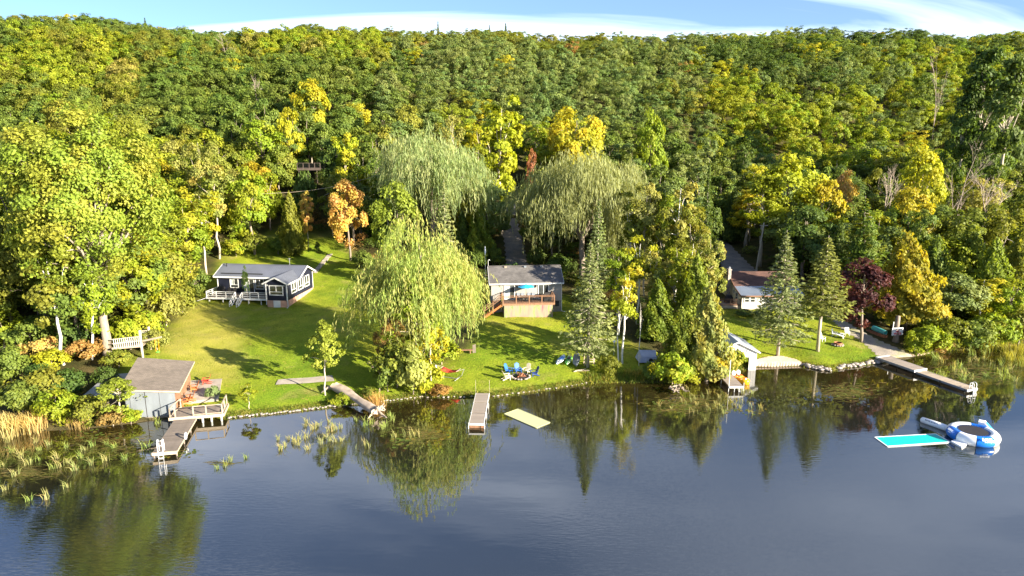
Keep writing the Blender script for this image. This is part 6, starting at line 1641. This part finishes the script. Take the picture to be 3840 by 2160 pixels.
# grass that hangs over the bank and grows rank at the edges
B_, RN, TN = [], [], []
def blades(x, y, n, h, col, spread=.25, z=None):
    z = hz(x, y) if z is None else z
    P = np.stack([x + rng.normal(size=n) * spread, y + rng.normal(size=n) * spread, np.full(n, z)], 1)
    P[:, 2] = np.maximum(hgt(P[:, 0], P[:, 1]), -.05) if z > 0.02 else z
    d = rng.normal(size=(n, 3)) * .35 + np.array([-.12, .05, 1.0]); d = unit(d); L = h * rng.uniform(.5, 1.15, (n, 1))
    sd_ = unit(np.cross(d, rng.normal(size=(n, 3)))) * .028 * (1 + h)
    B_.append(np.stack([P - sd_, P + sd_, P + d * L * .65 + sd_ * .7 - np.array([0, 0, 0]), P + d * L + np.outer(np.ones(n), [0, 0, 0])], 1))
    RN.append(rng.random(n)); TN.append(np.array(col) * rng.uniform(.7, 1.3, (n, 1)))
GC = [(.14, .19, .02), (.20, .21, .03), (.26, .22, .05), (.10, .15, .015)]
for vx, vy in along(430, 2576, 2.4):
    p = on(vx, vy, 0)
    if 1900 < vx < 2020 or 2225 < vx < 2300: continue
    wild = vx < 440 or 1480 < vx < 1890 or vx > 2290
    for _ in range(4 if wild else 2):
        blades(p.x + random.uniform(-.3, .3), p.y + random.uniform(.1, 1.6 if wild else .6), 12, random.uniform(.25, .6) if wild else random.uniform(.12, .25), random.choice(GC), .22)
for _ in range(2600):
    r_ = random.random()
    P_ = LAWN_A if r_ < .5 else LAWN_B if r_ < .75 else LAWN_C
    xsn = [p[0] for p in P_]; ysn = [p[1] for p in P_]
    x, y = random.uniform(min(xsn), max(xsn)), random.uniform(min(ysn), max(ysn))
    if y - yshore(x) < .3 or y > 97 or not inside(np.array([x]), np.array([y]), P_)[0]: continue
    blades(x, y, 9, random.uniform(.07, .14), random.choice(GC), .35)
me = quad_mesh('grass', np.concatenate(B_), 'foliage_far', {'leaf_tone': np.concatenate(RN)}, np.concatenate(TN))
gr = link(bpy.data.objects.new('grass', me)); gr['kind'] = 'stuff'; gr['label'] = 'rank grass along the bank and tufts in the lawns'; gr['category'] = 'grass'
# reeds: clumps one can point at
def reed_mesh(n, h, sp, arch=.35):
    m2 = []
    for i in range(n):
        b0 = np.array([rng.normal() * sp, rng.normal() * sp, -.15]); a = rng.normal(size=2) * arch + np.array([-.18, 0]); L = h * rng.uniform(.55, 1.1)
        sd_ = np.array([rng.normal(), rng.normal(), 0]); sd_ = sd_ / np.linalg.norm(sd_) * .022
        p1 = b0 + np.array([a[0] * .25, a[1] * .25, .55]) * L; p2 = b0 + np.array([a[0] * .9, a[1] * .9, 1.0 - .3 * np.hypot(*a)]) * L
        m2.append([b0 - sd_, b0 + sd_, p1 + sd_, p1 - sd_]); m2.append([p1 - sd_, p1 + sd_, p2 + sd_ * .2, p2 - sd_ * .2])
    q = np.array(m2); return quad_mesh('blades', q, 'foliage', {'clump': np.repeat(rng.random(n), 2), 'leaf_tone': np.tile([.3, .9], n)})  # each blade darker in its lower half, lighter in its upper
REEDS = [reed_mesh(17, 1.0, .13) for _ in range(6)]; CAT = [reed_mesh(110, 2.0, .45, .18) for _ in range(2)]; THIN = [reed_mesh(9, 1.1, .22, .15) for _ in range(3)]
def reed(p, me_, s_, col, lab, grp, name='reed_clump'):
    o = inst(name, me_, None, (p[0], p[1], 0.0), (0, 0, random.uniform(-.5, .5)), (s_, s_, s_ * random.uniform(.85, 1.15)))
    a, b2 = col; o.color = (*jit(a), 1); o['accent'] = [float(v) for v in jit(b2)]
    tag(o, lab, 'reeds', grp)
RC = ((.24, .26, .09), (.36, .30, .14)); RG = ((.19, .25, .06), (.27, .29, .08)); RS = ((.40, .30, .11), (.46, .36, .16))
zL = lambda x, y: S(x, y, 0, 1440, 2.0125)
for x, y in [(90, 520), (300, 500), (370, 460), (500, 480), (700, 470), (215, 610), (240, 590), (300, 580), (400, 640), (460, 625), (520, 590), (570, 650), (690, 610), (800, 580), (940, 575), (810, 460),
             (860, 480), (120, 690), (220, 880), (350, 870), (510, 780), (30, 620), (40, 800), (160, 560), (430, 560), (610, 560), (270, 440), (60, 440), (640, 500)]:
    reed(on(*zL(x, y)), random.choice(REEDS), random.uniform(.75, 1.15), RC if random.random() < .6 else RG, 'green reed clump in the shallows left of the pier', 'reed clumps left of the pier')
reed(on(*zL(1105, 490)), REEDS[0], 1.2, RG, 'bright reed clump just left of the pier end', None)
reed(on(*zL(1190, 300)), REEDS[1], 1.0, RG, 'green reed clump under the grey boathouse doors', None)
for x, y in [(1640, 640), (1700, 620), (1740, 585), (1860, 560)]: reed(on(*zL(x, y)), random.choice(REEDS), .8, RG, 'small reed clump standing alone right of the pier', 'lone reed clumps right of the pier')
zM = lambda x, y: S(x, y, 1020, 1380, 4.2617)
for x, y in [(560, 880), (660, 980), (690, 960), (920, 860), (750, 930), (960, 1010), (890, 1010), (1040, 980), (1100, 960), (130, 1310), (160, 1290), (210, 1250), (350, 1200), (370, 1170), (440, 1140), (420, 1235), (550, 1120),
             (570, 1300), (780, 1215), (830, 1110), (1010, 1180), (1120, 1160), (930, 1170), (530, 940), (100, 1150), (260, 1150), (980, 920), (860, 1120)]:
    reed(on(*zM(x, y)), random.choice(REEDS), random.uniform(.7, 1.1), RC, 'pale reed clump in the open shallows left of the driftwood log', 'reed clumps left of the driftwood')
for x, y in [(1350, 850), (1500, 920), (1590, 900), (1770, 970), (1800, 930), (1920, 840), (1900, 790)]: reed(on(*zM(x, y)), random.choice(REEDS), random.uniform(.8, 1.2), RG, 'green reed clump among the driftwood roots', 'reed clumps at the driftwood')
for x, y in [(1980, 1110), (1480, 1270), (1560, 1270), (2150, 1100), (2280, 1090), (2350, 1110)]: reed(on(*zM(x, y)), random.choice(THIN), .9, RC, 'thin brown stalks beside the lily pads', 'thin stalks by the lily pads')
p = on(*zM(1670, 610)); reed((p.x, p.y), CAT[0], 1.0, ((.38, .22, .07), (.42, .30, .12)), 'rusty cattail stand behind the driftwood roots', None, 'cattail_stand')
for vx, vy in [(15, 1098), (38, 1092), (60, 1088), (8, 1080), (80, 1084), (100, 1080)]:
    p = on(vx, vy); reed((p.x, p.y), random.choice(CAT), random.uniform(1.1, 1.35), RS, 'straw-yellow cattail stand on the shore at the left edge', 'cattails at the left edge', 'cattail_stand')
for vx, vy in [(185, 1072), (205, 1078)]:
    p = on(vx, vy); reed((p.x, p.y), random.choice(CAT), .75, RS, 'short straw cattail stand left of the boathouse', 'short cattails by the boathouse', 'cattail_stand')
for vx, vy in [(1545, 960), (1580, 958), (1600, 962), (1615, 960)]:
    p = on(vx, vy - 6); reed((p.x, p.y + .3), random.choice(CAT), .62, ((.36, .30, .06), (.42, .30, .09)), 'yellow grass tussock on the bank below the twin birch', 'tussocks below the twin birch', 'grass_tussock')
for _ in range(46):
    vx = random.uniform(2345, 2590); vy = random.uniform(884, 965) - (vx - 2345) * .03
    reed(on(vx, vy), random.choice(REEDS + THIN), random.uniform(.8, 1.3), RG if random.random() < .5 else RC, 'yellow-green reed clump in the marshy bay at the right edge', 'reed clumps in the right bay')
for vx, vy in [(2480, 880), (2520, 884), (2560, 890), (2590, 900), (2540, 905), (2575, 920)]:
    p = on(vx, vy); reed((p.x, p.y), random.choice(CAT), .8, ((.26, .26, .03), (.36, .30, .05)), 'tall dense reeds at the far right edge', 'tall reeds at the right edge', 'cattail_stand')
for _ in range(34):
    vx, vy = random.uniform(1650, 1915), random.uniform(975, 1045)
    reed(on(vx, vy), random.choice(THIN + REEDS[:1]), random.uniform(.55, .95), RC, 'thin reed clump in front of the boathouse dock', 'reeds in front of the boathouse dock')
# lily pads
pad_me = []
for k in range(3):
    n_ = 11; a0 = .25; vs = [(0, 0, 0)] + [(math.cos(a0 + (6.283 - 2 * a0) * i / (n_ - 1)) * rng.uniform(.9, 1.05), math.sin(a0 + (6.283 - 2 * a0) * i / (n_ - 1)), 0.015 * rng.random()) for i in range(n_)]
    m2 = MB(); m2.add(vs, [(0, i, i + 1) for i in range(1, n_)]); pad_me.append(m2.mesh('lily_pad', 'foliage'))
PADS = [(455, 1140, 60, 16, 26, 'lily pad in the patch left of the pier tip'), (20, 1135, 40, 10, 14, 'lily pad at the lower left edge'), (260, 1095, 90, 20, 24, 'small lily pad among the reeds left of the pier'),
        (1010, 1105, 50, 22, 44, 'lily pad in the patch below the driftwood log'), (1085, 1090, 40, 25, 24, 'lily pad right of the driftwood patch'), (1700, 1020, 90, 22, 34, 'lily pad in front of the root tangle'),
        (1880, 1035, 50, 12, 18, 'lily pad in front of the boathouse dock'), (2140, 985, 70, 24, 40, 'lily pad in the weedy patch left of the long dock'), (2470, 950, 80, 18, 34, 'lily pad in the right bay')]
for cx, cy, sx, sy, n_, lab in PADS:
    for _ in range(n_):
        p = on(cx + random.gauss(0, sx * .5), cy + random.gauss(0, sy * .5), 0.012)
        if p.y > yshore(p.x) - .5: continue
        s_ = random.uniform(.09, .2)
        o = inst('lily_pad', random.choice(pad_me), None, tuple(p), (random.uniform(-.04, .04), random.uniform(-.04, .04), random.uniform(0, 6.28)), (s_, s_, 1))
        c_ = (.17, .22, .04) if random.random() < .75 else (.30, .24, .05)
        o.color = (*jit(c_), 1); o['accent'] = [float(v) for v in c_]
        tag(o, lab, 'lily pad', 'lily pads on the lake')
# floating weed mats
W_, RN, TN = [], [], []
for cx, cy, sx, sy, n_ in [(1060, 1092, 60, 20, 260), (2130, 985, 90, 22, 420), (1720, 1015, 90, 25, 380), (60, 1190, 70, 14, 260), (300, 1120, 160, 40, 300), (2450, 940, 110, 30, 420), (560, 1165, 40, 6, 40)]:
    for _ in range(n_):
        p = on(cx + random.gauss(0, sx * .5), cy + random.gauss(0, sy * .5), 0.008)
        if p.y > yshore(p.x) - .3: continue
        a = random.uniform(-.5, .5); L = random.uniform(.15, .7); d = np.array([math.cos(a), math.sin(a), 0]) * L; s2 = np.array([-math.sin(a), math.cos(a), 0]) * random.uniform(.015, .045); c0 = np.array(p)
        W_.append([c0 - d, c0 + s2, c0 + d + np.array([0, 0, random.uniform(0, .05)]), c0 - s2]); RN.append(random.random()); TN.append(np.array(random.choice([(.20, .18, .05), (.14, .15, .03), (.28, .21, .08)])))
me = quad_mesh('water_weed', np.array(W_), 'foliage_far', {'leaf_tone': np.array(RN)}, np.array(TN))
ww = link(bpy.data.objects.new('water_weed', me)); ww['kind'] = 'stuff'; ww['label'] = 'loose brown water weed floating in the shallows'; ww['category'] = 'water weed'
